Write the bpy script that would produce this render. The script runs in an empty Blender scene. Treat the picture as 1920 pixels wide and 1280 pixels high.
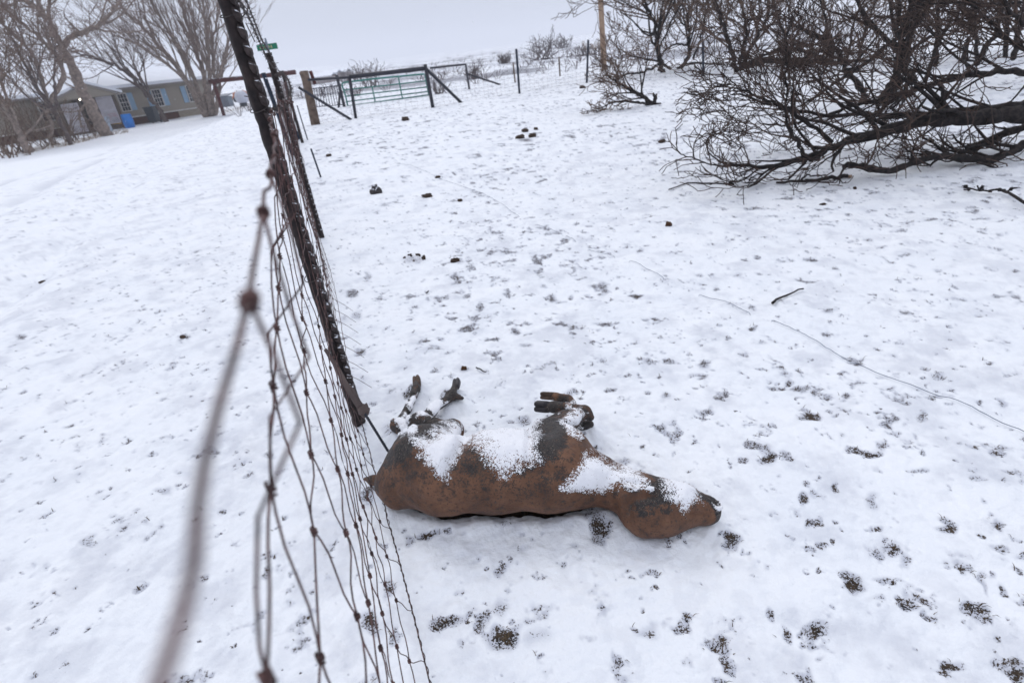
import bpy, math, random
import numpy as np
from mathutils import Matrix, Vector

# ------------------------------------------------------------------ camera
SC = bpy.context.scene
COL = SC.collection
CAM_H = 1.27
FPX = 1040.0                       # focal length in pixels of the 1920 px wide photograph
PITCH, ROLL = math.radians(27.7), math.radians(6.5)
FW = np.array([0, math.cos(PITCH), -math.sin(PITCH)])
UP0 = np.array([0, math.sin(PITCH), math.cos(PITCH)])
R0 = np.array([1.0, 0, 0])
RV = math.cos(ROLL) * R0 - math.sin(ROLL) * UP0
UV = math.sin(ROLL) * R0 + math.cos(ROLL) * UP0
cam_d = bpy.data.cameras.new('camera')
cam = bpy.data.objects.new('camera', cam_d)
COL.objects.link(cam)
m = Matrix(((RV[0], UV[0], -FW[0], 0), (RV[1], UV[1], -FW[1], 0), (RV[2], UV[2], -FW[2], CAM_H), (0, 0, 0, 1)))
cam.matrix_world = m
cam_d.sensor_width = 36
cam_d.lens = FPX / 1920 * 36
cam_d.clip_start = 0.02
cam_d.clip_end = 9000
cam_d.dof.use_dof = True
cam_d.dof.focus_distance = 1.72
cam_d.dof.aperture_fstop = 4.4
SC.camera = cam

# ------------------------------------------------------------------ world: sky behind an even cloud layer
world = bpy.data.worlds.new('World')
SC.world = world
world.use_nodes = True
nt = world.node_tree
nt.nodes.clear()
N = nt.nodes.new
out = N('ShaderNodeOutputWorld')
sky = N('ShaderNodeTexSky')
sky.sky_type = 'NISHITA'
sky.sun_disc = False
SUN_EL, SUN_AZ = math.radians(48), math.radians(-25)
sky.sun_elevation = SUN_EL
sky.sun_rotation = SUN_AZ
sky.dust_density = 4
bg1 = N('ShaderNodeBackground')
bg1.inputs['Strength'].default_value = 0.06
nt.links.new(sky.outputs[0], bg1.inputs[0])
tc = N('ShaderNodeTexCoord')
sep = N('ShaderNodeSeparateXYZ')
nt.links.new(tc.outputs['Generated'], sep.inputs[0])
ramp = N('ShaderNodeValToRGB')
ramp.color_ramp.elements[0].position = 0.0
ramp.color_ramp.elements[0].color = (0.545, 0.60, 0.725, 1)
ramp.color_ramp.elements[1].position = 0.85
ramp.color_ramp.elements[1].color = (1.14, 1.18, 1.31, 1)
nt.links.new(sep.outputs['Z'], ramp.inputs[0])
bg2 = N('ShaderNodeBackground')
bg2.inputs['Strength'].default_value = 1.0
nt.links.new(ramp.outputs[0], bg2.inputs[0])
mix = N('ShaderNodeMixShader')
mix.inputs[0].default_value = 0.9
nt.links.new(bg1.outputs[0], mix.inputs[1])
nt.links.new(bg2.outputs[0], mix.inputs[2])
nt.links.new(mix.outputs[0], out.inputs['Surface'])

# ------------------------------------------------------------------ sun, veiled by cloud
sun_d = bpy.data.lights.new('sun', 'SUN')
sun_d.energy = 0.8
sun_d.angle = math.radians(22)
sun_d.color = (1, 0.97, 0.93)
sun = bpy.data.objects.new('sun', sun_d)
COL.objects.link(sun)
sdir = Vector((math.sin(-SUN_AZ) * -math.cos(SUN_EL), math.cos(SUN_AZ) * math.cos(SUN_EL), math.sin(SUN_EL)))
sun.rotation_euler = sdir.to_track_quat('Z', 'Y').to_euler()

SC.view_settings.view_transform = 'Standard'
SC.view_settings.look = 'None'
SC.view_settings.exposure = -0.07
SC.view_settings.gamma = 1.0
SC.cycles.max_bounces = 8
SC.cycles.diffuse_bounces = 3
SC.cycles.volume_bounces = 1
SC.cycles.use_denoising = True

rng = np.random.default_rng(7)

# ------------------------------------------------------------------ noise
def _hash(ix, iy, iz, seed):
    h = (ix * 374761393 + iy * 668265263 + iz * 2147483647 + seed * 1274126177) & 0xFFFFFFFF
    h = ((h ^ (h >> 13)) * 1274126177) & 0xFFFFFFFF
    h = ((h ^ (h >> 16)) * 2246822519) & 0xFFFFFFFF
    return ((h ^ (h >> 15)) & 0xFFFFFF) / float(0xFFFFFF)


def vnoise(x, y, seed=0):
    xf, yf = np.floor(x), np.floor(y)
    ix, iy = xf.astype(np.int64), yf.astype(np.int64)
    fx, fy = x - xf, y - yf
    fx = fx * fx * fx * (fx * (fx * 6 - 15) + 10)
    fy = fy * fy * fy * (fy * (fy * 6 - 15) + 10)
    a = _hash(ix, iy, 0 * ix, seed); b = _hash(ix + 1, iy, 0 * ix, seed)
    c = _hash(ix, iy + 1, 0 * ix, seed); d = _hash(ix + 1, iy + 1, 0 * ix, seed)
    return (a * (1 - fx) + b * fx) * (1 - fy) + (c * (1 - fx) + d * fx) * fy


def fbm(x, y, octs=4, seed=0, gain=0.5):
    s, a, t = 0, 1.0, 0
    ca, sa = math.cos(0.6), math.sin(0.6)
    for o in range(octs):
        s = s + a * vnoise(x + 17.3 * o, y - 9.1 * o, seed + o)
        t += a
        x, y = (x * ca - y * sa) * 2.03, (x * sa + y * ca) * 2.03
        a *= gain
    return s / t


def vnoise3(x, y, z, seed=0):
    zf = np.floor(z); fz = z - zf; fz = fz * fz * (3 - 2 * fz)
    k = zf.astype(np.int64)
    xf, yf = np.floor(x), np.floor(y)
    ix, iy = xf.astype(np.int64), yf.astype(np.int64)
    fx, fy = x - xf, y - yf
    fx = fx * fx * (3 - 2 * fx); fy = fy * fy * (3 - 2 * fy)
    r = 0
    for dz, wz in ((0, 1 - fz), (1, fz)):
        a = _hash(ix, iy, k + dz, seed); b = _hash(ix + 1, iy, k + dz, seed)
        c = _hash(ix, iy + 1, k + dz, seed); d = _hash(ix + 1, iy + 1, k + dz, seed)
        r = r + wz * ((a * (1 - fx) + b * fx) * (1 - fy) + (c * (1 - fx) + d * fx) * fy)
    return r


def sstep(e0, e1, x):
    t = np.clip((x - e0) / (e1 - e0), 0, 1)
    return t * t * (3 - 2 * t)


# ------------------------------------------------------------------ terrain height (large forms) and photo measurements
def base_z(x, y):
    x = np.asarray(x, float); y = np.asarray(y, float)
    s = -x - 0.33 * np.minimum(y, 30)
    drop = 1.14 * sstep(0.3, 7.6, s) * sstep(5, 34, y)
    d = np.hypot(x, y)
    und = (fbm(x / 70 + 3, y / 70, 3, 51) - 0.5) * 1.5 * sstep(45, 160, d)
    hill = (fbm(x / 420 + 1.3, y / 420, 3, 77) - 0.30) * 44 * sstep(350, 1300, d)
    return -drop + und + np.maximum(hill, -2)


def ray(px, py):
    d = FW * FPX + RV * (px - 960) - UV * (py - 640)
    return d / np.linalg.norm(d)


O = np.array([0, 0, CAM_H])


def at(px, py, z=0.0):
    "point where the line of sight through a photo pixel reaches height z"
    d = ray(px, py)
    return O + d * ((z - CAM_H) / d[2])


def atY(px, py, Y):
    d = ray(px, py)
    return O + d * (Y / d[1])


def gnd(px, py, dz=0.0):
    "point where the line of sight reaches the terrain"
    d = ray(px, py)
    t, st = 0.8, 0.05
    while t < 3000:
        p = O + d * t
        if p[2] < float(base_z(p[0], p[1])) + dz:
            lo, hi = t - st, t
            for _ in range(20):
                mid = (lo + hi) / 2
                p = O + d * mid
                if p[2] < float(base_z(p[0], p[1])) + dz: hi = mid
                else: lo = mid
            return O + d * hi
        st = 0.02 * t
        t += st
    return O + d * 3000


def proj(P):
    v = P - O
    dn = v @ FW
    return 960 + FPX * (v @ RV) / dn, 640 - FPX * (v @ UV) / dn


# ------------------------------------------------------------------ object helpers
def tag(o, label=None, cat=None, group=None, kind=None):
    if label: o['label'] = label
    if cat: o['category'] = cat
    if group: o['group'] = group
    if kind: o['kind'] = kind
    return o


def empty(name, loc, label=None, cat=None, group=None):
    o = bpy.data.objects.new(name, None)
    COL.objects.link(o)
    o.location = loc
    o.empty_display_size = 0.1
    return tag(o, label, cat, group)


class MB:
    def __init__(s):
        s.v, s.f, s.n = [], [], 0

    def add(s, v, f):
        v = np.asarray(v, float)
        s.v.append(v)
        s.f.extend([tuple(i + s.n for i in q) for q in f])
        s.n += len(v)

    def box(s, c, half, rot=None):
        c = np.asarray(c, float)
        v = np.array([[x, y, z] for x in (-1, 1) for y in (-1, 1) for z in (-1, 1)], float) * half
        if rot is not None: v = v @ np.asarray(rot).T
        s.add(v + c, [(0, 1, 3, 2), (4, 6, 7, 5), (0, 4, 5, 1), (2, 3, 7, 6), (0, 2, 6, 4), (1, 5, 7, 3)])

    def quadbox(s, corners, nrm, t):
        "a slab: four corners in order and a thickness along nrm"
        c = np.asarray(corners, float); n = np.asarray(nrm, float) * t
        v = np.vstack([c, c + n])
        k = len(c)
        f = [tuple(range(k))[::-1], tuple(range(k, 2 * k))] + [(i, (i + 1) % k, k + (i + 1) % k, k + i) for i in range(k)]
        s.add(v, f)

    def tube(s, pts, rad, n=6, cap=True):
        P = np.asarray(pts, float)
        k = len(P)
        r = np.broadcast_to(np.asarray(rad, float), (k,))
        T = np.empty_like(P)
        T[1:-1] = P[2:] - P[:-2]; T[0] = P[1] - P[0]; T[-1] = P[-1] - P[-2]
        T /= np.linalg.norm(T, axis=1)[:, None] + 1e-12
        ref = np.array([0, 0, 1.0]) if abs(T[0][2]) < 0.8 else np.array([1.0, 0, 0])
        A = np.cross(T, ref); A /= np.linalg.norm(A, axis=1)[:, None] + 1e-9
        B = np.cross(T, A)
        a = np.arange(n) * 2 * math.pi / n
        V = P[:, None, :] + r[:, None, None] * (np.cos(a)[None, :, None] * A[:, None, :] + np.sin(a)[None, :, None] * B[:, None, :])
        b0 = s.n
        s.v.append(V.reshape(-1, 3)); s.n += k * n
        for i in range(k - 1):
            o = b0 + i * n
            for j in range(n):
                j2 = (j + 1) % n
                s.f.append((o + j, o + j2, o + n + j2, o + n + j))
        if cap and n > 3:
            s.f.append(tuple(b0 + j for j in range(n))[::-1])
            s.f.append(tuple(b0 + (k - 1) * n + j for j in range(n)))

    def lump(s, c, r, seed=0, n=8, flat=1.0, rough=0.35):
        "irregular clod"
        rg = np.random.default_rng(abs(int(seed)))
        th = np.linspace(0, math.pi, n // 2 + 2)
        v, f = [], []
        ph = np.arange(n) * 2 * math.pi / n
        for t in th[1:-1]:
            for p in ph:
                q = 1 + rough * (rg.random() - 0.5) * 2
                v.append([math.sin(t) * math.cos(p) * r[0] * q, math.sin(t) * math.sin(p) * r[1] * q, math.cos(t) * r[2] * q * flat])
        rows = len(th) - 2
        v.append([0, 0, r[2]]); v.append([0, 0, -r[2]])
        for i in range(rows - 1):
            for j in range(n):
                f.append((i * n + j, (i + 1) * n + j, (i + 1) * n + (j + 1) % n, i * n + (j + 1) % n))
        for j in range(n):
            f.append((rows * n, j, (j + 1) % n))
            f.append((rows * n + 1, (rows - 1) * n + (j + 1) % n, (rows - 1) * n + j))
        s.add(np.array(v) + np.asarray(c, float), f)

    def build(s, name, mat, parent=None, smooth=True, loc=None):
        V = np.vstack(s.v)
        if parent is not None and loc is None: loc = tuple(parent.location) if parent.parent is None else None
        me = bpy.data.meshes.new(name)
        off = np.zeros(3)
        if parent is not None:
            q = parent
            while q is not None:
                off = off + np.array(q.location); q = q.parent
        elif loc is not None:
            off = np.array(loc, float)
        me.from_pydata((V - off).tolist(), [], s.f)
        me.update()
        if smooth: me.polygons.foreach_set('use_smooth', [True] * len(me.polygons))
        me.materials.append(mat)
        o = bpy.data.objects.new(name, me)
        COL.objects.link(o)
        if parent is not None: o.parent = parent
        elif loc is not None: o.location = loc
        return o


# ------------------------------------------------------------------ materials
def new_mat(name):
    mt = bpy.data.materials.new(name)
    mt.use_nodes = True
    nt = mt.node_tree
    return mt, nt, nt.nodes['Principled BSDF']


def simple(name, c1, c2=None, scale=20, rough=0.7, bump=0.0, metal=0.0, detail=4, contrast=(0.35, 0.65), snow=0.0):
    "two-tone weathered surface; snow = how much lies on faces that look up"
    mt, nt, b = new_mat(name)
    c2 = c2 or tuple(x * 0.7 for x in c1)
    tc = nt.nodes.new('ShaderNodeTexCoord')
    no = nt.nodes.new('ShaderNodeTexNoise')
    no.inputs['Scale'].default_value = scale
    no.inputs['Detail'].default_value = detail
    nt.links.new(tc.outputs['Object'], no.inputs['Vector'])
    rp = nt.nodes.new('ShaderNodeValToRGB')
    rp.color_ramp.elements[0].position = contrast[0]; rp.color_ramp.elements[0].color = (*c1, 1)
    rp.color_ramp.elements[1].position = contrast[1]; rp.color_ramp.elements[1].color = (*c2, 1)
    nt.links.new(no.outputs['Fac'], rp.inputs[0])
    col = rp.outputs[0]
    if snow > 0:
        g = nt.nodes.new('ShaderNodeNewGeometry')
        sp = nt.nodes.new('ShaderNodeSeparateXYZ')
        nt.links.new(g.outputs['Normal'], sp.inputs[0])
        n2 = nt.nodes.new('ShaderNodeTexNoise'); n2.inputs['Scale'].default_value = scale * 1.7
        nt.links.new(tc.outputs['Object'], n2.inputs['Vector'])
        ad = nt.nodes.new('ShaderNodeMath'); ad.operation = 'MULTIPLY_ADD'
        ad.inputs[1].default_value = 1.2; ad.inputs[2].default_value = -0.6
        nt.links.new(n2.outputs['Fac'], ad.inputs[0])
        a2 = nt.nodes.new('ShaderNodeMath'); nt.links.new(sp.outputs['Z'], a2.inputs[0]); nt.links.new(ad.outputs[0], a2.inputs[1])
        mr = nt.nodes.new('ShaderNodeMapRange'); mr.inputs[1].default_value = 1 - snow; mr.inputs[2].default_value = 1 - snow + 0.12
        nt.links.new(a2.outputs[0], mr.inputs[0])
        mx = nt.nodes.new('ShaderNodeMix'); mx.data_type = 'RGBA'
        nt.links.new(mr.outputs[0], mx.inputs[0]); nt.links.new(col, mx.inputs[6]); mx.inputs[7].default_value = (0.7, 0.72, 0.78, 1)
        col = mx.outputs[2]
    nt.links.new(col, b.inputs['Base Color'])
    b.inputs['Roughness'].default_value = rough
    b.inputs['Metallic'].default_value = metal
    b.inputs['Specular IOR Level'].default_value = 0.2 if rough > .5 else .4
    if bump:
        bp = nt.nodes.new('ShaderNodeBump')
        bp.inputs['Strength'].default_value = bump
        bp.inputs['Distance'].default_value = 0.01
        nt.links.new(no.outputs['Fac'], bp.inputs['Height'])
        nt.links.new(bp.outputs[0], b.inputs['Normal'])
    return mt


M = {}
M['wire'] = simple('rusty_wire', (0.038, 0.025, 0.025), (0.14, 0.078, 0.072), 60, 0.55, 0, 0.3)
M['barb'] = simple('dark_barbed_wire', (0.03, 0.026, 0.028), (0.08, 0.065, 0.06), 90, 0.6)
M['post'] = simple('rusted_dark_post', (0.014, 0.011, 0.012), (0.04, 0.029, 0.028), 28, 0.6, 0.6, 0.1)
M['stud'] = simple('post_stud', (0.03, 0.024, 0.024), (0.065, 0.05, 0.048), 60, 0.6, 0.3, snow=0.24)
M['bluepost'] = simple('dark_blue_post', (0.012, 0.018, 0.035), (0.03, 0.04, 0.06), 30, 0.55)
M['wood'] = simple('weathered_wood', (0.19, 0.14, 0.11), (0.09, 0.065, 0.05), 9, 0.85, 0.5)
M['palewood'] = simple('pale_pole_wood', (0.42, 0.30, 0.21), (0.27, 0.18, 0.125), 5, 0.85, 0.3)
M['gategreen'] = simple('green_tube', (0.03, 0.17, 0.14), (0.05, 0.22, 0.19), 4, 0.5)
M['pipe'] = simple('dark_pipe', (0.012, 0.014, 0.025), (0.03, 0.03, 0.04), 14, 0.5)
M['redpipe'] = simple('red_brown_pipe', (0.10, 0.025, 0.024), (0.06, 0.018, 0.018), 5, 0.6, snow=0.35)
M['char'] = simple('charred_bark', (0.012, 0.011, 0.012), (0.04, 0.032, 0.03), 30, 0.85, 0.5)
M['chartwig'] = simple('charred_twig', (0.025, 0.019, 0.019), (0.10, 0.068, 0.055), 6, 0.85)
M['browntwig'] = simple('scorched_brown_twig', (0.075, 0.05, 0.042), (0.17, 0.115, 0.085), 6, 0.85)
M['bark'] = simple('grey_brown_bark', (0.31, 0.25, 0.215), (0.17, 0.135, 0.12), 6, 0.9, 0.5)
M['twig'] = simple('brown_twig', (0.25, 0.185, 0.16), (0.16, 0.12, 0.105), 4, 0.9)
M['brush'] = simple('brown_brush', (0.20, 0.14, 0.105), (0.11, 0.078, 0.062), 3, 0.9)
M['darkbark'] = simple('dark_bark', (0.075, 0.06, 0.06), (0.15, 0.115, 0.105), 8, 0.9, 0.3)
M['drygrass'] = simple('dry_grass', (0.33, 0.25, 0.18), (0.2, 0.14, 0.1), 3, 0.9)
M['roofsnow'] = simple('roof_snow', (0.83, 0.86, 0.92), (0.78, 0.81, 0.87), 2, 0.9)
M['siding'] = None
M['trim'] = simple('white_trim', (0.62, 0.6, 0.58), (0.52, 0.5, 0.48), 5, 0.6)
M['eave'] = simple('grey_eave', (0.30, 0.28, 0.27), (0.22, 0.2, 0.2), 5, 0.6)
M['shutter'] = simple('pale_blue_shutter', (0.28, 0.41, 0.55), (0.24, 0.36, 0.49), 4, 0.6)
M['pane'] = simple('dark_pane', (0.012, 0.014, 0.022), (0.04, 0.04, 0.055), 2, 0.12)
M['brick'] = simple('red_brown_skirt', (0.095, 0.034, 0.022), (0.06, 0.025, 0.018), 6, 0.8)
M['concrete'] = simple('tan_skirt', (0.33, 0.29, 0.23), (0.26, 0.22, 0.18), 6, 0.8)
M['lattice'] = simple('white_lattice', (0.55, 0.53, 0.57), (0.45, 0.43, 0.47), 5, 0.6)
M['porchwood'] = simple('porch_wood', (0.13, 0.10, 0.085), (0.08, 0.06, 0.05), 5, 0.8)
M['shade'] = simple('shaded_door', (0.05, 0.042, 0.04), (0.03, 0.026, 0.026), 3, 0.6)  # porch shadow put into the door's colour; reused on the lamp bracket
M['barrel'] = simple('blue_plastic', (0.012, 0.20, 0.62), (0.01, 0.15, 0.5), 3, 0.35)
M['bin'] = simple('dark_bin_plastic', (0.012, 0.018, 0.028), (0.02, 0.026, 0.035), 4, 0.4)
M['red'] = simple('red_plastic', (0.45, 0.02, 0.03), (0.3, 0.015, 0.02), 8, 0.4)
M['yellow'] = simple('yellow_plastic', (0.6, 0.38, 0.08), (0.5, 0.3, 0.06), 8, 0.4)
M['greybox'] = simple('blue_grey_metal', (0.36, 0.42, 0.5), (0.28, 0.33, 0.4), 3, 0.5)
M['greyshed'] = simple('grey_shed_metal', (0.14, 0.17, 0.2), (0.10, 0.11, 0.14), 2, 0.5)
M['tank'] = simple('white_tank', (0.55, 0.57, 0.64), (0.45, 0.47, 0.55), 1, 0.4)
M['rust'] = simple('orange_rust', (0.42, 0.16, 0.08), (0.3, 0.12, 0.07), 3, 0.7)
M['farwall'] = simple('far_farm_wall', (0.33, 0.28, 0.27), (0.24, 0.21, 0.21), 0.3, 0.9)
M['farbrush'] = simple('far_brush', (0.15, 0.12, 0.12), (0.09, 0.075, 0.08), 0.4, 0.9)
M['dung'] = simple('dark_clod', (0.035, 0.024, 0.02), (0.075, 0.05, 0.036), 60, 0.95, 0.6)
M['dungbrown'] = simple('brown_clod', (0.10, 0.05, 0.028), (0.05, 0.028, 0.018), 60, 0.95, 0.6)
M['stone'] = simple('dark_stone', (0.035, 0.032, 0.035), (0.07, 0.06, 0.06), 40, 0.9, 0.4, snow=0.25)
M['groundwire'] = simple('blue_grey_wire', (0.12, 0.16, 0.23), (0.08, 0.10, 0.15), 20, 0.4, 0, 0.4)
M['signgreen'] = simple('sign_green', (0.0, 0.16, 0.085), (0.0, 0.13, 0.07), 3, 0.4)
M['signletter'] = simple('sign_letter', (0.5, 0.42, 0.25), (0.42, 0.36, 0.2), 3, 0.5)
M['signgrey'] = simple('galvanised_pole', (0.22, 0.26, 0.31), (0.15, 0.18, 0.22), 6, 0.45, 0, 0.3)
M['hoof'] = simple('black_hoof', (0.014, 0.012, 0.015), (0.035, 0.03, 0.033), 60, 0.5, 0.3)
M['hoofbrown'] = simple('brown_hoof', (0.10, 0.065, 0.048), (0.05, 0.034, 0.028), 45, 0.7, 0.5)
M['flake'] = simple('snow_flake', (0.9, 0.9, 0.93), (0.85, 0.86, 0.9), 5, 0.8)
M['lamp'], _nt, _b = new_mat('lit_lamp')
_b.inputs['Emission Color'].default_value = (1, 0.93, 0.75, 1)
_b.inputs['Emission Strength'].default_value = 9
M['blade'] = simple('dead_grass_blade', (0.05, 0.034, 0.022), (0.12, 0.085, 0.05), 8, 0.95)

# siding: horizontal lap lines
mt, nt, b = new_mat('tan_siding')
tcn = nt.nodes.new('ShaderNodeTexCoord'); wv = nt.nodes.new('ShaderNodeTexWave')
wv.wave_type = 'BANDS'; wv.bands_direction = 'Z'; wv.wave_profile = 'SAW'; wv.inputs['Scale'].default_value = 1.6
nt.links.new(tcn.outputs['Object'], wv.inputs[0])
bp = nt.nodes.new('ShaderNodeBump'); bp.inputs['Distance'].default_value = 0.02; bp.inputs['Strength'].default_value = 0.7
nt.links.new(wv.outputs['Fac'], bp.inputs['Height']); nt.links.new(bp.outputs[0], b.inputs['Normal'])
nn = nt.nodes.new('ShaderNodeTexNoise'); nn.inputs['Scale'].default_value = 0.8
nt.links.new(tcn.outputs['Object'], nn.inputs[0])
rp = nt.nodes.new('ShaderNodeValToRGB'); rp.color_ramp.elements[0].color = (0.25, 0.22, 0.18, 1); rp.color_ramp.elements[1].color = (0.32, 0.285, 0.24, 1)
nt.links.new(nn.outputs['Fac'], rp.inputs[0]); nt.links.new(rp.outputs[0], b.inputs['Base Color'])
b.inputs['Roughness'].default_value = 0.7
M['siding'] = mt

# snow over soil
mt, nt, b = new_mat('snow_over_soil')
L = nt.links.new
tcn = nt.nodes.new('ShaderNodeTexCoord')
geo = nt.nodes.new('ShaderNodeNewGeometry')
atr = nt.nodes.new('ShaderNodeAttribute'); atr.attribute_name = 'soil'
nf = nt.nodes.new('ShaderNodeTexNoise'); nf.inputs['Scale'].default_value = 190; nf.inputs['Detail'].default_value = 3; nf.inputs['Roughness'].default_value = 0.7
L(geo.outputs['Position'], nf.inputs['Vector'])
nm = nt.nodes.new('ShaderNodeTexNoise'); nm.inputs['Scale'].default_value = 45; nm.inputs['Detail'].default_value = 3
L(geo.outputs['Position'], nm.inputs['Vector'])
ad = nt.nodes.new('ShaderNodeMath'); ad.operation = 'MULTIPLY_ADD'; ad.inputs[1].default_value = 2.6; ad.inputs[2].default_value = -1.3
L(nf.outputs['Fac'], ad.inputs[0])
ad2 = nt.nodes.new('ShaderNodeMath'); ad2.operation = 'MULTIPLY_ADD'; ad2.inputs[1].default_value = 1.1; ad2.inputs[2].default_value = -0.55
L(nm.outputs['Fac'], ad2.inputs[0])
s1 = nt.nodes.new('ShaderNodeMath'); gate = nt.nodes.new('ShaderNodeMapRange'); gate.inputs[1].default_value = 0.04; gate.inputs[2].default_value = 0.35
L(atr.outputs['Fac'], gate.inputs[0])
gm = nt.nodes.new('ShaderNodeMath'); gm.operation = 'MULTIPLY'; L(ad.outputs[0], gm.inputs[0]); L(gate.outputs[0], gm.inputs[1])
L(atr.outputs['Fac'], s1.inputs[0]); L(gm.outputs[0], s1.inputs[1])
s2 = nt.nodes.new('ShaderNodeMath'); L(s1.outputs[0], s2.inputs[0]); L(ad2.outputs[0], s2.inputs[1])
mr = nt.nodes.new('ShaderNodeMapRange'); mr.inputs[1].default_value = 0.52; mr.inputs[2].default_value = 0.66
L(s2.outputs[0], mr.inputs[0])
rp = nt.nodes.new('ShaderNodeValToRGB')
e = rp.color_ramp.elements
e[0].position = 0.35; e[0].color = (0.012, 0.010, 0.010, 1)
e[1].position = 0.62; e[1].color = (0.06, 0.043, 0.030, 1)
L(nm.outputs['Fac'], rp.inputs[0])
ns = nt.nodes.new('ShaderNodeTexNoise'); ns.inputs['Scale'].default_value = 3; ns.inputs['Detail'].default_value = 5
L(geo.outputs['Position'], ns.inputs['Vector'])
rs = nt.nodes.new('ShaderNodeValToRGB')
rs.color_ramp.elements[0].position = 0.3; rs.color_ramp.elements[0].color = (0.81, 0.84, 0.885, 1)
rs.color_ramp.elements[1].position = 0.7; rs.color_ramp.elements[1].color = (0.87, 0.89, 0.92, 1)
L(ns.outputs['Fac'], rs.inputs[0])
mx = nt.nodes.new('ShaderNodeMix'); mx.data_type = 'RGBA'
thin = nt.nodes.new('ShaderNodeAttribute'); thin.attribute_name = 'thin'
tm = nt.nodes.new('ShaderNodeMix'); tm.data_type = 'RGBA'; tm.inputs[7].default_value = (0.40, 0.42, 0.50, 1)
L(thin.outputs['Fac'], tm.inputs[0]); L(rs.outputs[0], tm.inputs[6])
L(mr.outputs[0], mx.inputs[0]); L(tm.outputs[2], mx.inputs[6]); L(rp.outputs[0], mx.inputs[7])
L(mx.outputs[2], b.inputs['Base Color'])
b.inputs['Roughness'].default_value = 0.75
b.inputs['Specular IOR Level'].default_value = 0.2
bp = nt.nodes.new('ShaderNodeBump'); bp.inputs['Distance'].default_value = 0.004; bp.inputs['Strength'].default_value = 0.55
L(nf.outputs['Fac'], bp.inputs['Height'])
bp2 = nt.nodes.new('ShaderNodeBump'); bp2.inputs['Distance'].default_value = 0.012; bp2.inputs['Strength'].default_value = 0.35
L(nm.outputs['Fac'], bp2.inputs['Height']); L(bp.outputs[0], bp2.inputs['Normal'])
L(bp2.outputs[0], b.inputs['Normal'])
M['snow'] = mt

# calf hide: red-brown hide, char and snow, both laid by vertex masks with a fine grain
mt, nt, b = new_mat('scorched_hide')
L = nt.links.new
tcn = nt.nodes.new('ShaderNodeTexCoord')
def _noise(sc, det=3, rough=0.6):
    n = nt.nodes.new('ShaderNodeTexNoise'); n.inputs['Scale'].default_value = sc
    n.inputs['Detail'].default_value = det; n.inputs['Roughness'].default_value = rough
    L(tcn.outputs['Object'], n.inputs['Vector']); return n.outputs['Fac']
def _mad(a, m_, c_):
    n = nt.nodes.new('ShaderNodeMath'); n.operation = 'MULTIPLY_ADD'; L(a, n.inputs[0])
    n.inputs[1].default_value = m_; n.inputs[2].default_value = c_; return n.outputs[0]
def _add(a, c_):
    n = nt.nodes.new('ShaderNodeMath'); L(a, n.inputs[0]); L(c_, n.inputs[1]); return n.outputs[0]
def _range(a, lo, hi):
    n = nt.nodes.new('ShaderNodeMapRange'); L(a, n.inputs[0]); n.inputs[1].default_value = lo; n.inputs[2].default_value = hi; return n.outputs[0]
def _mix(f, a, c_):
    n = nt.nodes.new('ShaderNodeMix'); n.data_type = 'RGBA'; L(f, n.inputs[0]); L(a, n.inputs[6])
    if isinstance(c_, tuple): n.inputs[7].default_value = c_
    else: L(c_, n.inputs[7])
    return n.outputs[2]
def _attr(nm_):
    n = nt.nodes.new('ShaderNodeAttribute'); n.attribute_name = nm_; return n.outputs['Fac']
big, mid_, fine, grain = _noise(9, 5), _noise(38, 4, 0.65), _noise(150, 3, 0.7), _noise(330, 2, 0.6)
rp = nt.nodes.new('ShaderNodeValToRGB')
rp.color_ramp.elements[0].position = 0.32; rp.color_ramp.elements[0].color = (0.075, 0.035, 0.020, 1)
rp.color_ramp.elements[1].position = 0.66; rp.color_ramp.elements[1].color = (0.18, 0.088, 0.050, 1)
L(big, rp.inputs[0])
col = rp.outputs[0]
col = _mix(_mad(_range(mid_, 0.46, 0.68), 0.7, 0.0), col, (0.055, 0.032, 0.024, 1))
col = _mix(_mad(_range(fine, 0.57, 0.66), 0.8, 0.0), col, (0.03, 0.021, 0.018, 1))
ch = _add(_add(_attr('char'), _mad(mid_, 2.1, -1.05)), _mad(_add(fine, grain), 2.2, -2.2))
chr_ = nt.nodes.new('ShaderNodeValToRGB')
chr_.color_ramp.elements[0].position = 0.42; chr_.color_ramp.elements[0].color = (0.016, 0.015, 0.018, 1)
chr_.color_ramp.elements[1].position = 0.62; chr_.color_ramp.elements[1].color = (0.045, 0.037, 0.032, 1)
L(fine, chr_.inputs[0])
chm = _range(ch, 0.42, 0.58)
col = _mix(chm, col, chr_.outputs[0])
ash = _range(_add(grain, _mad(_attr('char'), 0.08, 0.0)), 0.70, 0.76)
col = _mix(_mad(ash, 0.6, 0.0), col, (0.34, 0.28, 0.22, 1))
def _mul(a, c_):
    n = nt.nodes.new('ShaderNodeMath'); n.operation = 'MULTIPLY'; L(a, n.inputs[0]); L(c_, n.inputs[1]); return n.outputs[0]
gate_ = _mad(_range(_attr('snow'), 0.0, 0.30), 0.80, 0.20)
sn = _add(_attr('snow'), _mul(_add(_mad(_add(grain, fine), 3.2, -3.2), _mad(mid_, 1.3, -0.65)), gate_))
snf = _range(sn, 0.50, 0.58)
col = _mix(snf, col, (0.84, 0.85, 0.885, 1))
L(col, b.inputs['Base Color'])
rr = nt.nodes.new('ShaderNodeMapRange'); L(snf, rr.inputs[0]); rr.inputs[3].default_value = 0.62; rr.inputs[4].default_value = 0.85
L(rr.outputs[0], b.inputs['Roughness'])
b.inputs['Specular IOR Level'].default_value = 0.3
bp = nt.nodes.new('ShaderNodeBump'); bp.inputs['Distance'].default_value = 0.004; bp.inputs['Strength'].default_value = 0.6
L(_add(fine, snf), bp.inputs['Height'])
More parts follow.
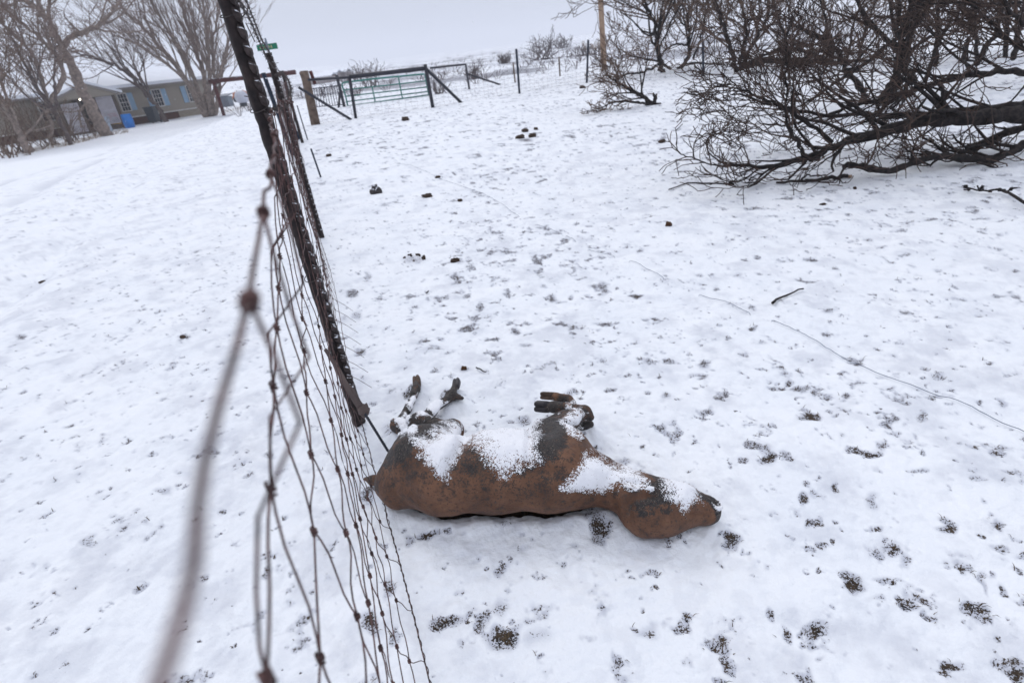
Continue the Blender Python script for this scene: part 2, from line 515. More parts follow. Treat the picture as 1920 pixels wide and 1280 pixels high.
bp2 = nt.nodes.new('ShaderNodeBump'); bp2.inputs['Distance'].default_value = 0.008; bp2.inputs['Strength'].default_value = 0.35
L(mid_, bp2.inputs['Height']); L(bp.outputs[0], bp2.inputs['Normal']); L(bp2.outputs[0], b.inputs['Normal'])
M['hide'] = mt

# ================================================================== CALF (signed-distance body, one continuous surface)
# (px, py, z, r_px) pairs; pixel = where the centre of that joint sits in the photograph
PXM = 1.66e-3
def J(px, py, z, r): return (at(px, py, z), r * PXM)
PRIMS = [  # a, b, blend
    (J(768, 893, .11, 52), J(830, 893, .125, 66), .03),     # rump
    (J(830, 892, .125, 66), J(930, 891, .125, 64), .03),     # loin
    (J(930, 889, .125, 65), J(1035, 890, .125, 62), .03),    # ribs
    (J(925, 862, .115, 55), J(985, 860, .115, 56), .03),     # belly
    (J(1035, 888, .125, 62), J(1080, 892, .115, 54), .03),   # chest
    (J(788, 866, .15, 58), J(800, 846, .145, 52), .010),     # thigh
    (J(800, 846, .145, 52), J(846, 810, .105, 28), .010),     # thigh to stifle
    (J(778, 850, .12, 46), J(798, 830, .12, 34), .02),
    (J(740, 895, .10, 30), J(758, 880, .11, 40), .03),       # buttock
    (J(722, 915, .075, 16), J(745, 925, .075, 24), .03),
    (J(1060, 880, .15, 48), J(1062, 850, .145, 45), .014),    # shoulder
    (J(1062, 850, .145, 46), J(1034, 812, .125, 31), .008),  # upper arm
    (J(1020, 820, .115, 23), J(1018, 806, .11, 20), .012),
    (J(1032, 812, .115, 26), J(1070, 790, .11, 20), .012),   # forearm
    (J(1014, 803, .11, 15), J(1060, 783, .10, 16), .010),
    (J(1070, 786, .105, 17), J(1096, 772, .09, 14), .012),   # knee
    (J(1096, 772, .09, 14), J(1106, 782, .075, 10), .01),
    (J(1094, 768, .085, 10), J(1062, 763, .075, 8), .007),   # cannon folded back
    (J(1062, 763, .075, 9), J(1040, 763, .07, 13), .008),    # fetlock
    (J(1040, 763, .07, 13), J(1028, 763, .07, 12), .008),
    (J(1092, 800, .03, 10), J(1106, 795, .03, 9), .008),     # lower leg's knee
    (J(1066, 748, .04, 10), J(1042, 744, .045, 10), .007),   # lower leg's pastern
    (J(1070, 752, .04, 9), J(1092, 790, .03, 8), .007),
    (J(1085, 894, .105, 44), J(1120, 900, .085, 36), .03),   # neck base
    (J(1120, 900, .085, 36), J(1160, 915, .08, 33), .03),    # neck
    (J(1160, 915, .08, 33), J(1195, 932, .08, 38), .025),
    (J(1212, 944, .085, 45), J(1235, 952, .085, 43), .025),  # skull
    (J(1222, 968, .055, 32), J(1246, 970, .055, 29), .014),   # brow
    (J(1235, 948, .085, 42), J(1275, 948, .075, 33), .025),  # face
    (J(1275, 948, .075, 33), J(1312, 953, .06, 24), .02),    # nose bridge
    (J(1312, 953, .06, 24), J(1325, 956, .055, 24), .012),   # muzzle
    (J(1196, 914, .118, 11), J(1168, 902, .118, 7), .010),   # ear stub
    (J(1192, 968, .07, 22), J(1200, 975, .06, 22), .02),      # jaw corner
    (J(1210, 925, .115, 12), J(1222, 920, .112, 10), .012),   # eye ridge
    (J(716, 902, .075, 10), J(700, 900, .07, 10), .012),     # tail stub
    (J(700, 900, .07, 9), J(685, 897, .065, 5), .010),
    # upper hind leg
    (J(843, 806, .09, 20.40), J(812, 796, .085, 15.60), .010),     # gaskin
    (J(812, 796, .085, 15.60), J(784, 788, .08, 12.00), .008),
    (J(784, 788, .08, 12.00), J(779, 787, .08, 10.80), .006),       # hock
    (J(800, 782, .08, 12.00), J(812, 767, .07, 9.60), .009),       # cannon
    (J(812, 767, .07, 9.60), J(838, 750, .055, 7.80), .006),
    (J(838, 750, .055, 7.80), J(848, 738, .05, 10.20), .006),
    (J(848, 742, .05, 8.40), J(862, 742, .035, 5.40), .006),
    (J(848, 738, .05, 10.20), J(854, 724, .048, 9.00), .005),
    # lower hind leg
    (J(800, 815, .05, 21.60), J(768, 808, .04, 15.60), .010),
    (J(768, 806, .04, 15.60), J(750, 794, .035, 13.20), .008),
    (J(752, 788, .035, 10.80), J(764, 766, .03, 8.40), .007),
    (J(764, 766, .03, 8.40), J(776, 744, .025, 7.80), .006),
    (J(776, 742, .03, 8.40), J(781, 730, .035, 10.80), .005),
    (J(781, 726, .035, 9.60), J(782, 718, .035, 9.00), .004),
    (J(776, 740, .035, 11), J(779, 728, .036, 10.5), .005), (J(843, 741, .05, 11), J(866, 746, .04, 5.5), .006),
    (J(744, 798, .04, 16), J(770, 810, .045, 15), .008), (J(777, 788, .085, 14), J(804, 794, .09, 15), .008), (J(815, 770, .07, 9), J(800, 785, .08, 13), .010),
    (J(764, 768, .035, 10), J(772, 750, .03, 9), .006), (J(820, 762, .06, 8.5), J(842, 748, .05, 9), .006),
]
VOX = 0.0042
pts_all = np.array([q[0] for p in PRIMS for q in p[:2]]); rs_all = np.array([q[1] for p in PRIMS for q in p[:2]])
lo = (pts_all - rs_all[:, None]).min(0) - 0.03; hi = (pts_all + rs_all[:, None]).max(0) + 0.03
lo[2] = max(lo[2], -0.03)
dim = np.ceil((hi - lo) / VOX).astype(int)
ax = [lo[i] + VOX * np.arange(dim[i]) for i in range(3)]
F = np.full(dim, 0.08, np.float32)
for (a, ra), (c, rc), k in PRIMS:
    mn = np.minimum(a - ra, c - rc) - 0.045; mx_ = np.maximum(a + ra, c + rc) + 0.045
    i0 = np.maximum(((mn - lo) / VOX).astype(int), 0); i1 = np.minimum(((mx_ - lo) / VOX).astype(int) + 1, dim)
    sl = tuple(slice(i0[i], i1[i]) for i in range(3))
    X = ax[0][sl[0]][:, None, None]; Y = ax[1][sl[1]][None, :, None]; Z = ax[2][sl[2]][None, None, :]
    ab = c - a; L2 = float(ab @ ab) + 1e-9
    t = np.clip(((X - a[0]) * ab[0] + (Y - a[1]) * ab[1] + (Z - a[2]) * ab[2]) / L2, 0, 1)
    d = np.sqrt((X - a[0] - t * ab[0]) ** 2 + (Y - a[1] - t * ab[1]) ** 2 + (Z - a[2] - t * ab[2]) ** 2) - (ra + (rc - ra) * t)
    cur = F[sl]
    h_ = np.maximum(k * 1.6 - np.abs(cur - d), 0) / (k * 1.6)
    F[sl] = (np.minimum(cur, d) - h_ * h_ * k * 1.6 * 0.25).astype(np.float32)


def surface_nets(F, lo, vox):
    S = F < 0
    nx, ny, nz = F.shape
    cnt = sum(S[i:nx - 1 + i, j:ny - 1 + j, k:nz - 1 + k].astype(np.int8) for i in (0, 1) for j in (0, 1) for k in (0, 1))
    act = (cnt > 0) & (cnt < 8)
    idx = -np.ones(act.shape, np.int64)
    I, Jx, K = np.nonzero(act)
    idx[I, Jx, K] = np.arange(len(I))
    acc = np.zeros((len(I), 3)); n = np.zeros(len(I))
    cor = [(i, j, k) for i in (0, 1) for j in (0, 1) for k in (0, 1)]
    for p in range(8):
        for q in range(p + 1, 8):
            dd = [cor[q][r] - cor[p][r] for r in range(3)]
            if sum(map(abs, dd)) != 1: continue
            fa = F[I + cor[p][0], Jx + cor[p][1], K + cor[p][2]]; fb = F[I + cor[q][0], Jx + cor[q][1], K + cor[q][2]]
            mk = (fa < 0) != (fb < 0)
            t = np.where(mk, fa / (fa - fb + 1e-12), 0)
            pt = np.stack([cor[p][r] + t * dd[r] for r in range(3)], 1)
            acc += pt * mk[:, None]; n += mk
    V = np.stack([I, Jx, K], 1) + acc / n[:, None]
    V = V * vox + lo
    faces = []
    for axis in range(3):
        A = [slice(1, -1)] * 3; B = [slice(1, -1)] * 3
        A[axis] = slice(0, -1); B[axis] = slice(1, None)
        sa, sb = S[tuple(A)], S[tuple(B)]
        e = np.nonzero(sa != sb)
        g = np.stack(e, 1) + 1; g[:, axis] -= 1
        u, w = [(1, 2), (2, 0), (0, 1)][axis]
        flip = sa[e]
        c = []
        for du, dw in ((-1, -1), (0, -1), (0, 0), (-1, 0)):
            h = g.copy(); h[:, u] += du; h[:, w] += dw
            c.append(idx[h[:, 0], h[:, 1], h[:, 2]])
        q = np.stack(c, 1)
        q[~flip] = q[~flip][:, ::-1]
        faces.append(q[(q >= 0).all(1)])
    return V, np.vstack(faces)


CV, CF = surface_nets(F, lo, VOX)
# relax a little
for _ in range(3):
    s_ = np.zeros_like(CV); n_ = np.zeros(len(CV))
    for i in range(4):
        a_, b_ = CF[:, i], CF[:, (i + 1) % 4]
        np.add.at(s_, a_, CV[b_]); np.add.at(s_, b_, CV[a_]); np.add.at(n_, a_, 1); np.add.at(n_, b_, 1)
    CV = CV * 0.5 + 0.5 * s_ / n_[:, None]
# vertex normals
fn = np.cross(CV[CF[:, 2]] - CV[CF[:, 0]], CV[CF[:, 3]] - CV[CF[:, 1]])
CN = np.zeros_like(CV)
for i in range(4): np.add.at(CN, CF[:, i], fn)
CN /= np.linalg.norm(CN, axis=1)[:, None] + 1e-12
PX, PY = proj(CV)


def inpoly(px, py, poly, soft):
    "signed soft inside mask of a patch outline"
    poly = np.array(poly, float)
    ins = np.zeros(px.shape, bool); dist = np.full(px.shape, 1e9)
    for (x0, y0), (x1, y1) in zip(poly, np.roll(poly, -1, 0)):
        c = ((y0 > py) != (y1 > py)) & (px < (x1 - x0) * (py - y0) / (y1 - y0 + 1e-9) + x0)
        ins ^= c
        t = np.clip(((px - x0) * (x1 - x0) + (py - y0) * (y1 - y0)) / ((x1 - x0) ** 2 + (y1 - y0) ** 2 + 1e-9), 0, 1)
        dist = np.minimum(dist, np.hypot(px - x0 - t * (x1 - x0), py - y0 - t * (y1 - y0)))
    sd = np.where(ins, dist, -dist)
    return sstep(-soft, soft, sd)


SNOWP = [  # outlines of the snow patches lying on the calf
    ([(772, 818), (800, 822), (835, 806), (868, 800), (884, 812), (862, 835), (846, 862), (830, 893), (812, 872), (790, 850)], 9),
    ([(894, 812), (950, 800), (999, 797), (999, 850), (975, 855), (950, 875), (935, 860), (918, 836), (892, 832)], 12),
    ([(1108, 850), (1140, 872), (1205, 888), (1202, 902), (1165, 902), (1135, 915), (1090, 918), (1060, 914), (1085, 885)], 9),
    ([(1250, 897), (1290, 905), (1313, 920), (1306, 940), (1288, 958), (1266, 942), (1255, 925)], 9),
    ([(1052, 786), (1086, 786), (1096, 812), (1066, 806)], 5), ([(1074, 764), (1096, 776), (1088, 786), (1070, 778)], 6),
    ([(744, 786), (758, 780), (776, 804), (762, 812), (748, 802)], 4), ([(778, 776), (796, 774), (802, 784), (786, 788)], 4),
    ([(804, 754), (840, 752), (828, 768), (816, 776)], 4), ([(768, 745), (784, 738), (782, 762), (768, 770)], 4),
    ([(1212, 906), (1232, 908), (1228, 916), (1210, 915)], 3), ([(1166, 903), (1198, 905), (1196, 909), (1172, 908)], 2),
    ([(1334, 942), (1350, 950), (1351, 960), (1337, 954)], 3),
]
CHARP = [
    ([(712, 880), (722, 845), (745, 815), (790, 780), (850, 780), (880, 805), (830, 812), (790, 828), (765, 850), (740, 870), (722, 895)], 12, 1.15),
    ([(990, 770), (1045, 765), (1065, 800), (1062, 840), (1035, 862), (1000, 862), (994, 830)], 12, 1.1),
    ([(865, 812), (910, 800), (935, 850), (965, 870), (1000, 855), (985, 890), (900, 905), (850, 885)], 24, 0.62),
    ([(1196, 893), (1240, 893), (1275, 930), (1262, 946), (1228, 958), (1200, 965), (1194, 948), (1222, 925)], 8, 1.0),
    ([(1178, 948), (1190, 946), (1193, 963), (1180, 968)], 5, 1.0), ([(1203, 955), (1226, 950), (1224, 966), (1208, 972)], 5, 0.95), ([(1232, 940), (1250, 958), (1240, 966), (1226, 955)], 6, .8),
    ([(1160, 900), (1200, 903), (1196, 920), (1165, 916)], 6, 0.95),
    ([(1085, 900), (1160, 905), (1170, 930), (1090, 930)], 16, 0.45),
    ([(1310, 920), (1340, 925), (1360, 955), (1350, 980), (1328, 978), (1336, 960), (1322, 938)], 4, 1.3),
    ([(730, 690), (880, 690), (880, 775), (850, 782), (790, 800), (735, 820)], 8, 0.95),
    ([(1000, 740), (1066, 748), (1066, 772), (1000, 775)], 6, 1.1), ([(1078, 786), (1125, 780), (1120, 815), (1080, 815)], 6, 0.9),
    ([(1066, 745), (1125, 745), (1120, 785), (1040, 790), (1010, 800)], 8, 0.6),
    ([(905, 842), (940, 862), (965, 872), (1000, 858), (1000, 872), (960, 888), (915, 868)], 8, .95), ([(815, 880), (850, 868), (862, 835), (874, 840), (868, 880), (835, 900)], 10, .7),
    ([(675, 885), (712, 885), (712, 925), (675, 915)], 6, 0.55), ([(760, 820), (1000, 830), (1000, 870), (820, 900)], 22, 0.56), ([(800, 870), (1080, 870), (1170, 900), (1160, 935), (1000, 925), (830, 920)], 24, 0.34), ([(720, 860), (780, 840), (800, 900), (735, 915)], 18, 0.38),
]
WX = 26 * (vnoise3(CV[:, 0] * 18, CV[:, 1] * 18, CV[:, 2] * 18, 41) - .5) + 12 * (vnoise3(CV[:, 0] * 60, CV[:, 1] * 60, CV[:, 2] * 60, 42) - .5)
WY = 22 * (vnoise3(CV[:, 0] * 18, CV[:, 1] * 18, CV[:, 2] * 18, 43) - .5) + 12 * (vnoise3(CV[:, 0] * 60, CV[:, 1] * 60, CV[:, 2] * 60, 44) - .5)
snow_m = np.zeros(len(CV)); char_m = np.zeros(len(CV))
for poly, soft in SNOWP: snow_m = np.maximum(snow_m, inpoly(PX + WX, PY + WY, poly, soft * 2.7 if soft > 4 else soft * 1.6))
for poly, soft, w in CHARP: char_m = np.maximum(char_m, w * inpoly(PX + WX, PY + WY, poly, soft * 1.5))
snow_m *= 1.55 * sstep(-0.15, 0.35, CN[:, 2])
edge = np.clip(1 - np.abs(snow_m - 0.35) / 0.35, 0, 1)
char_m = np.maximum(char_m, 0.5 * edge)
wr = vnoise3(CV[:, 0] * 30, CV[:, 1] * 30, CV[:, 2] * 30, 3) - 0.5
wr2 = vnoise3(CV[:, 0] * 90, CV[:, 1] * 90, CV[:, 2] * 90, 5) - 0.5
CV = CV + CN * (0.004 * wr + 0.0012 * wr2 + 0.006 * snow_m + 0.006 * (vnoise3(CV[:, 0] * 13, CV[:, 1] * 13, CV[:, 2] * 13, 9) - .5) + 0.0022 * snow_m * wr2)[:, None]
# folds, creases and bone ridges of the thin hide: (line, width px, depth m; negative = raised)
FOLDS = [([(880, 801), (862, 838), (846, 868), (832, 897)], 10, .017), ([(995, 792), (993, 830), (990, 864)], 8, .014), ([(1009, 790), (1010, 830), (1014, 858)], 11, -.007),
         ([(990, 864), (1012, 884), (1060, 884), (1098, 858)], 12, .006), ([(1110, 856), (1088, 900), (1092, 942)], 13, .006), ([(1192, 915), (1179, 945), (1181, 978)], 7, .008),
         ([(1354, 960), (1332, 967), (1298, 965)], 3.5, .005), ([(1212, 931), (1226, 929)], 6, .006), ([(1206, 921), (1220, 917), (1236, 922)], 6, -.005), ([(1340, 942), (1343, 946)], 4, .006),
         ([(1172, 905), (1200, 908)], 4, .006), ([(1165, 899), (1202, 901)], 4, -.005), ([(772, 850), (782, 846)], 15, -.008), ([(735, 936), (850, 947), (950, 947), (1060, 940)], 7, .004),
         ([(855, 815), (838, 840), (822, 870)], 12, -.007), ([(1240, 968), (1290, 962), (1316, 955)], 10, .005), ([(1075, 806), (1060, 830)], 10, .005), ([(760, 905), (775, 930)], 12, .005)]
FOLDS += [([(x_, 852), (x_ - 8, 895), (x_ - 16, 935)], 5.5, .0034) for x_ in range(888, 990, 17)]
VD = CV - O; VD /= np.linalg.norm(VD, axis=1)[:, None]
facing = sstep(0.0, 0.35, -(VD * CN).sum(1))
fold_d = np.zeros(len(CV)); crease = np.zeros(len(CV))
for line, w_, dp in FOLDS:
    dist = np.full(len(CV), 1e9)
    for (x0, y0), (x1, y1) in zip(line[:-1], line[1:]):
        t = np.clip(((PX - x0) * (x1 - x0) + (PY - y0) * (y1 - y0)) / ((x1 - x0) ** 2 + (y1 - y0) ** 2 + 1e-9), 0, 1)
        dist = np.minimum(dist, np.hypot(PX - x0 - t * (x1 - x0), PY - y0 - t * (y1 - y0)))
    fold_d -= dp * np.exp(-(dist / w_) ** 2)
CV = CV + CN * (fold_d * facing)[:, None]
calf_loc = np.array(at(950, 900, 0.0))
calf = empty('dead_calf', calf_loc, 'scorched red-brown calf lying on its side in the snow beside the wire fence', 'calf')
me = bpy.data.meshes.new('body')
me.from_pydata((CV - calf_loc).tolist(), [], CF.tolist())
me.polygons.foreach_set('use_smooth', [True] * len(me.polygons))
for nm_, arr in (('snow', snow_m), ('char', char_m)):
    at_ = me.attributes.new(nm_, 'FLOAT', 'POINT'); at_.data.foreach_set('value', arr.astype(np.float32))
me.materials.append(M['hide'])
o = bpy.data.objects.new('body', me); COL.objects.link(o); o.parent = calf


def hoof(c0, c1, side, r, mat, label=None):
    "cloven hoof: two blunt claws side by side, widening to a flat sole"
    c0 = np.array(c0); c1 = np.array(c1); d = c1 - c0; Ld = np.linalg.norm(d); d /= Ld
    sd = np.array(side, float); sd -= d * (sd @ d); sd /= np.linalg.norm(sd)
    up = np.cross(d, sd)
    mb = MB()
    for sgn in (-1, 1):
        prof = [(0.0, .55, .62), (.25, .62, .85), (.6, .60, 1.0), (.9, .55, 1.05), (1.0, .40, .9)]
        n = 12; V = []; Fc = []
        for (t, w, hh) in prof:
            cc = c0 + d * Ld * t + sd * sgn * r * 0.47
            for j in range(n):
                a = 2 * math.pi * j / n
                x_, y_ = math.cos(a), math.sin(a)
                x_ = math.copysign(abs(x_) ** .75, x_); y_ = math.copysign(abs(y_) ** .75, y_)
                V.append(cc + sd * x_ * w * r + up * y_ * hh * r)
        for i in range(len(prof) - 1):
            for j in range(n): Fc.append((i * n + j, i * n + (j + 1) % n, (i + 1) * n + (j + 1) % n, (i + 1) * n + j))
        Fc.append(tuple(range(n))[::-1]); Fc.append(tuple((len(prof) - 1) * n + j for j in range(n)))
        mb.add(V, Fc)
    o = mb.build('hoof', mat, calf)
    if label: o['label'] = label
    return o


UPIM = np.array([0.1, 0.45, 0.9])
hoof(at(1030, 763, .07), at(1004, 761, .068), UPIM, 12.5 * PXM, M['hoof'], 'black cloven hoof of the upper foreleg')
hoof(at(1046, 743, .045), at(1014, 741, .045), UPIM, 9 * PXM, M['hoofbrown'], 'brown cloven hoof behind the black one')
hoof(at(854, 728, .048), at(857, 713, .046), (1, 0, 0.3), 9 * PXM, M['hoof'])
hoof(at(782, 724, .035), at(781, 708, .036), (1, 0, 0.2), 9.5 * PXM, M['hoofbrown'])
# dark hollow of the nostril and the ear
mb = MB(); p = at(1340, 945, .062); mb.lump(p, (0.006, 0.004, 0.005), 3, 8); mb.build('nostril', M['hoof'], calf)
mb = MB(); p = at(1171, 930, .123); mb.lump(p, (0.006, 0.005, 0.003), 5, 8); mb.build('eye', M['hoof'], calf)

# ================================================================== GROUND
FOOT = [(a[0][:2], a[1], c[0][:2], c[1]) for a, c, k in PRIMS]
BLOBS = [  # (px, py, rx, ry, weight) bare patches measured in the photo (pixel radii)
    (1440, 862, 15, 12, 1), (1436, 842, 12, 10, .6), (1518, 782, 20, 8, 1), (1478, 715, 9, 6, .8), (1500, 728, 18, 6, .7), (1530, 733, 8, 6, .7), (1565, 780, 6, 5, .7),
    (1632, 852, 13, 8, 1), (1322, 680, 12, 8, .8), (1600, 1090, 16, 18, 1), (1660, 1080, 20, 5, .6), (1675, 1085, 8, 6, .9), (1642, 1115, 14, 6, .5),
    (1700, 1128, 12, 11, .95), (1680, 1030, 14, 9, .95), (1662, 1010, 7, 7, .6), (1832, 1138, 20, 18, 1), (1855, 1155, 12, 8, .8), (1790, 1250, 22, 14, 1), (1915, 1265, 18, 16, 1),
    (1778, 988, 13, 14, .9), (1875, 985, 14, 9, .9), (1530, 1172, 18, 14, 1), (1470, 1180, 12, 14, .8), (1440, 1152, 8, 8, .8), (1525, 978, 10, 14, .8), (1508, 937, 10, 9, .9),
    (1543, 1020, 12, 8, .8), (1568, 915, 9, 8, .95), (1630, 940, 12, 18, .6), (1645, 988, 9, 4, .8), (1850, 1090, 8, 16, .6), (1868, 1198, 12, 12, .6), (1545, 1235, 9, 6, .5),
    (1370, 1012, 13, 15, .9), (1352, 1000, 8, 5, .8), (1125, 990, 17, 34, .85), (1105, 968, 16, 12, .6), (1160, 965, 16, 8, .5), (838, 1168, 26, 12, .95), (945, 1198, 28, 20, 1), (940, 1140, 14, 20, .5), (1010, 1195, 24, 18, .35),
    (800, 1003, 24, 7, .9), (765, 1010, 12, 10, .6), (750, 993, 5, 4, .7), (697, 1170, 17, 16, .9), (725, 1108, 10, 22, .7), (740, 1195, 10, 18, .6), (1208, 1180, 22, 12, .5), (1190, 1172, 10, 6, .6),
    (955, 1050, 8, 14, .45), (985, 1028, 14, 8, .4), (692, 930, 16, 16, .75), (965, 620, 9, 6, .9), (985, 648, 12, 5, .5), (1132, 608, 16, 4, .8), (1155, 607, 6, 4, .8), (1192, 555, 10, 5, .9), (1130, 537, 10, 14, .6), (1115, 535, 9, 5, .8),
    (1070, 556, 5, 4, .8), (900, 577, 8, 8, .7), (1035, 558, 8, 7, .8), (660, 550, 12, 8, .75), (675, 660, 12, 8, .8), (668, 590, 8, 10, .5), (690, 520, 7, 12, .5), (1412, 611, 8, 4, .8), (1555, 585, 12, 6, .6), (1608, 680, 8, 4, .8),
    (1738, 690, 8, 5, .8), (1758, 704, 20, 6, .6), (1740, 722, 4, 5, .8), (1788, 733, 9, 5, .8), (1843, 758, 7, 5, .8), (1845, 800, 10, 5, .5), (1730, 780, 12, 12, .6), (1688, 748, 5, 5, .6), (1718, 820, 8, 6, .6), (1822, 838, 14, 6, .5), (1835, 898, 12, 8, .5),
    (1520, 487, 12, 4, .8), (1310, 515, 8, 4, .5), (1630, 450, 8, 4, .5), (1250, 742, 12, 8, .6), (1340, 765, 8, 8, .4), (1385, 515, 9, 5, .5), (40, 632, 10, 5, .8), (345, 632, 9, 4, .8), (75, 522, 8, 3, .9), (15, 520, 6, 3, .5),
    (170, 1012, 18, 10, .5), (108, 1112, 12, 8, .5), (305, 925, 12, 10, .5), (510, 850, 14, 10, .45), (525, 880, 12, 8, .45), (645, 595, 8, 8, .4), (340, 640, 6, 4, .6), (60, 1060, 10, 10, .4), (610, 1080, 10, 14, .4),
    (780, 730, 15, 16, .35), (768, 740, 9, 12, .9), (838, 738, 14, 12, .6), (733, 805, 14, 16, .5), (1065, 735, 8, 6, .7), (980, 783, 16, 12, .6), (1075, 730, 8, 5, .6),
    (720, 385, 8, 4, .5), (860, 490, 10, 5, .5), (775, 487, 22, 9, .5), (985, 263, 14, 3, .8), (870, 692, 14, 8, .45), (905, 698, 12, 5, .4), (1045, 900, 1, 1, 0),
]
BG = []
for (px, py, rx, ry, w) in BLOBS:
    c = at(px, py); e1 = at(px + rx, py) - c; e2 = at(px, py + ry) - c
    BG.append((c[:2], np.linalg.inv(np.array([e1[:2], e2[:2]]).T), w, max(np.linalg.norm(e1), np.linalg.norm(e2))))


def calf_dist(x, y):
    d = np.full(x.shape, 1e3)
    for a, ra, c, rc in FOOT:
        ab = c - a; t = np.clip(((x - a[0]) * ab[0] + (y - a[1]) * ab[1]) / (ab @ ab + 1e-9), 0, 1)
        d = np.minimum(d, np.hypot(x - a[0] - t * ab[0], y - a[1] - t * ab[1]) - (ra + (rc - ra) * t))
    return d


def soil_mask(x, y):
    d = np.hypot(x, y)
    m_ = np.zeros(x.shape)
    wx = x + 0.02 * (fbm(x * 22, y * 22, 2, 8) - 0.5) * 2; wy = y + 0.02 * (fbm(x * 22 + 50, y * 22, 2, 9) - 0.5) * 2
    for c, inv, w, rad in BG:
        if w == 0: continue
        k = (np.abs(x - c[0]) < rad * 3.2) & (np.abs(y - c[1]) < rad * 3.2)
        if not k.any(): continue
        u = np.stack([wx[k] - c[0], wy[k] - c[1]])
        q = inv @ u
        rr_ = np.hypot(q[0], q[1])
        m_[k] = np.maximum(m_[k], w * 0.92 * (1 - sstep(0.0, 1.85, rr_)))
    # general peppering, denser in the paddock than on the drive side
    side = sstep(-0.4, 0.6, x + 0.3 * y + 0.1)
    dens = fbm(x / 1.3 + 7, y / 1.3, 3, 21)
    f1 = fbm(x * 13, y * 13, 4, 31, 0.6)
    thr = 0.75 - 0.085 * side * sstep(0.42, 0.62, dens) * (0.35 + 0.65 * sstep(1.6, 3.2, d)) - 0.0 * side
    nat = sstep(thr - 0.14, thr + 0.12, f1) * (0.50 + 0.10 * side)
    f2 = fbm(x * 5.5 + 40, y * 5.5, 4, 37, 0.6)
    far = sstep(0.62, 0.78, f2) * 0.62 * sstep(3.5, 9, d) * (0.6 + 0.4 * side)
    f3 = fbm(x * 27 + 11, y * 27, 3, 47, 0.6)
    tiny = sstep(0.73 - .06 * sstep(.45, .6, dens), 0.85, f3) * 0.52 * (1 - sstep(5, 9, d))
    far = np.maximum(far, tiny)
    drive = sstep(4.0, 6.5, -x - 0.33 * y) * sstep(3, 8, y)
    m2 = np.maximum(nat, far) * (1 - 0.85 * drive) * (1 - sstep(60, 220, d))
    prairie = sstep(0.47, 0.66, fbm(x / 6, y / 6 + 5, 5, 91, .62)) * 0.56 * sstep(22, 36, y) * (1 - drive) * (1 - 0.7 * sstep(300, 700, d))
    m_ = np.maximum(np.maximum(m_, m2), prairie)
    return m_


def ground_fields(x, y):
    "height and soil mask"
    d = np.hypot(x, y)
    z = base_z(x, y)
    near = 1 - sstep(10, 40, d)
    z = z + 0.020 * (fbm(x * 2.2, y * 2.2, 3, 11) - 0.5) * near
    z = z + 0.020 * (fbm(x * 9, y * 9, 3, 13) - 0.5) * near
    z = z + 0.009 * (fbm(x * 32, y * 32, 3, 15) - 0.5) * (1 - sstep(3, 8, d))
    # wheel ruts on the drive side
    s = -x - 0.33 * y
    rut = np.exp(-((s - 3.3 - 0.12 * y) / 0.18) ** 2) + np.exp(-((s - 4.8 - 0.12 * y) / 0.18) ** 2) + np.exp(-((s - 2.2 - 0.05 * y) / 0.15) ** 2)
    z = z - 0.05 * rut * sstep(1, 4, y) * (1 - sstep(20, 40, y))
    z = z + 0.09 * (fbm(x / 2.5, y / 2.5, 3, 71) - 0.5) * sstep(8, 16, d)
    m_ = soil_mask(x, y)
    z = z - 0.004 * sstep(0.1, 0.8, m_) * (1 - sstep(8, 20, d))
    cd = calf_dist(x, y)
    k = cd < 0.3
    # snow stopped by the body: a bare ring on the near side, a soft bank beyond it
    nearside = sstep(0.02, -0.05, (y - (1.36 - 0.13 * (x - 0.0)))) * ((x > -0.62) & (x < 0.62))
    nz = (fbm(x * 14, y * 14, 3, 61) - 0.5)
    ring = (1 - sstep(-0.082, -0.050, cd + 0.035 * nz)) * nearside
    m_ = np.maximum(m_, ring * 1.3)
    bank = np.exp(-((cd + 0.015) / 0.03) ** 2) * 0.012 + 0.018 * (1 - sstep(0.0, 0.06, cd)) * (1 - nearside)
    z = z + np.where(k, bank, 0) * (1 - ring) - 0.022 * ring * (cd < 0.3)
    return z, np.clip(m_, 0, 1.3)


ang_f = np.radians(np.linspace(-72, 72, 1150))
ang_b = np.radians(np.linspace(72, 288, 150))[1:-1]
ANG = np.concatenate([ang_f, ang_b])
rad = [0.12]
while rad[-1] < 5000:
    r_ = rad[-1]
    step = 0.0035 if 0.6 < r_ < 3 else 0.006 if r_ < 6 else 0.012 if r_ < 40 else 0.03
    if r_ < 0.6: step = 0.02
    rad.append(r_ * (1 + step))
RAD = np.array(rad)
A_, R_ = np.meshgrid(ANG, RAD)
GX, GY = (R_ * np.sin(A_)).ravel(), (R_ * np.cos(A_)).ravel()
GZ, GM = ground_fields(GX, GY)
na, nr = len(ANG), len(RAD)
gi = np.arange(na * nr).reshape(nr, na)
q = np.stack([gi[:-1], np.roll(gi[:-1], -1, 1), np.roll(gi[1:], -1, 1), gi[1:]], -1).reshape(-1, 4)[:, ::-1]
me = bpy.data.meshes.new('ground')
nv = na * nr + 1
co = np.zeros((nv, 3), np.float32); co[:-1, 0] = GX; co[:-1, 1] = GY; co[:-1, 2] = GZ; co[-1] = (0, 0, GZ[:na].mean())
tri = np.stack([gi[0], np.full(na, nv - 1), np.roll(gi[0], -1)], 1)
me.vertices.add(nv); me.vertices.foreach_set('co', co.ravel())
loops = np.concatenate([q.ravel(), tri.ravel()]).astype(np.int32)
me.loops.add(len(loops)); me.loops.foreach_set('vertex_index', loops)
me.polygons.add(len(q) + len(tri))
me.polygons.foreach_set('loop_start', np.concatenate([np.arange(len(q)) * 4, len(q) * 4 + np.arange(len(tri)) * 3]).astype(np.int32))
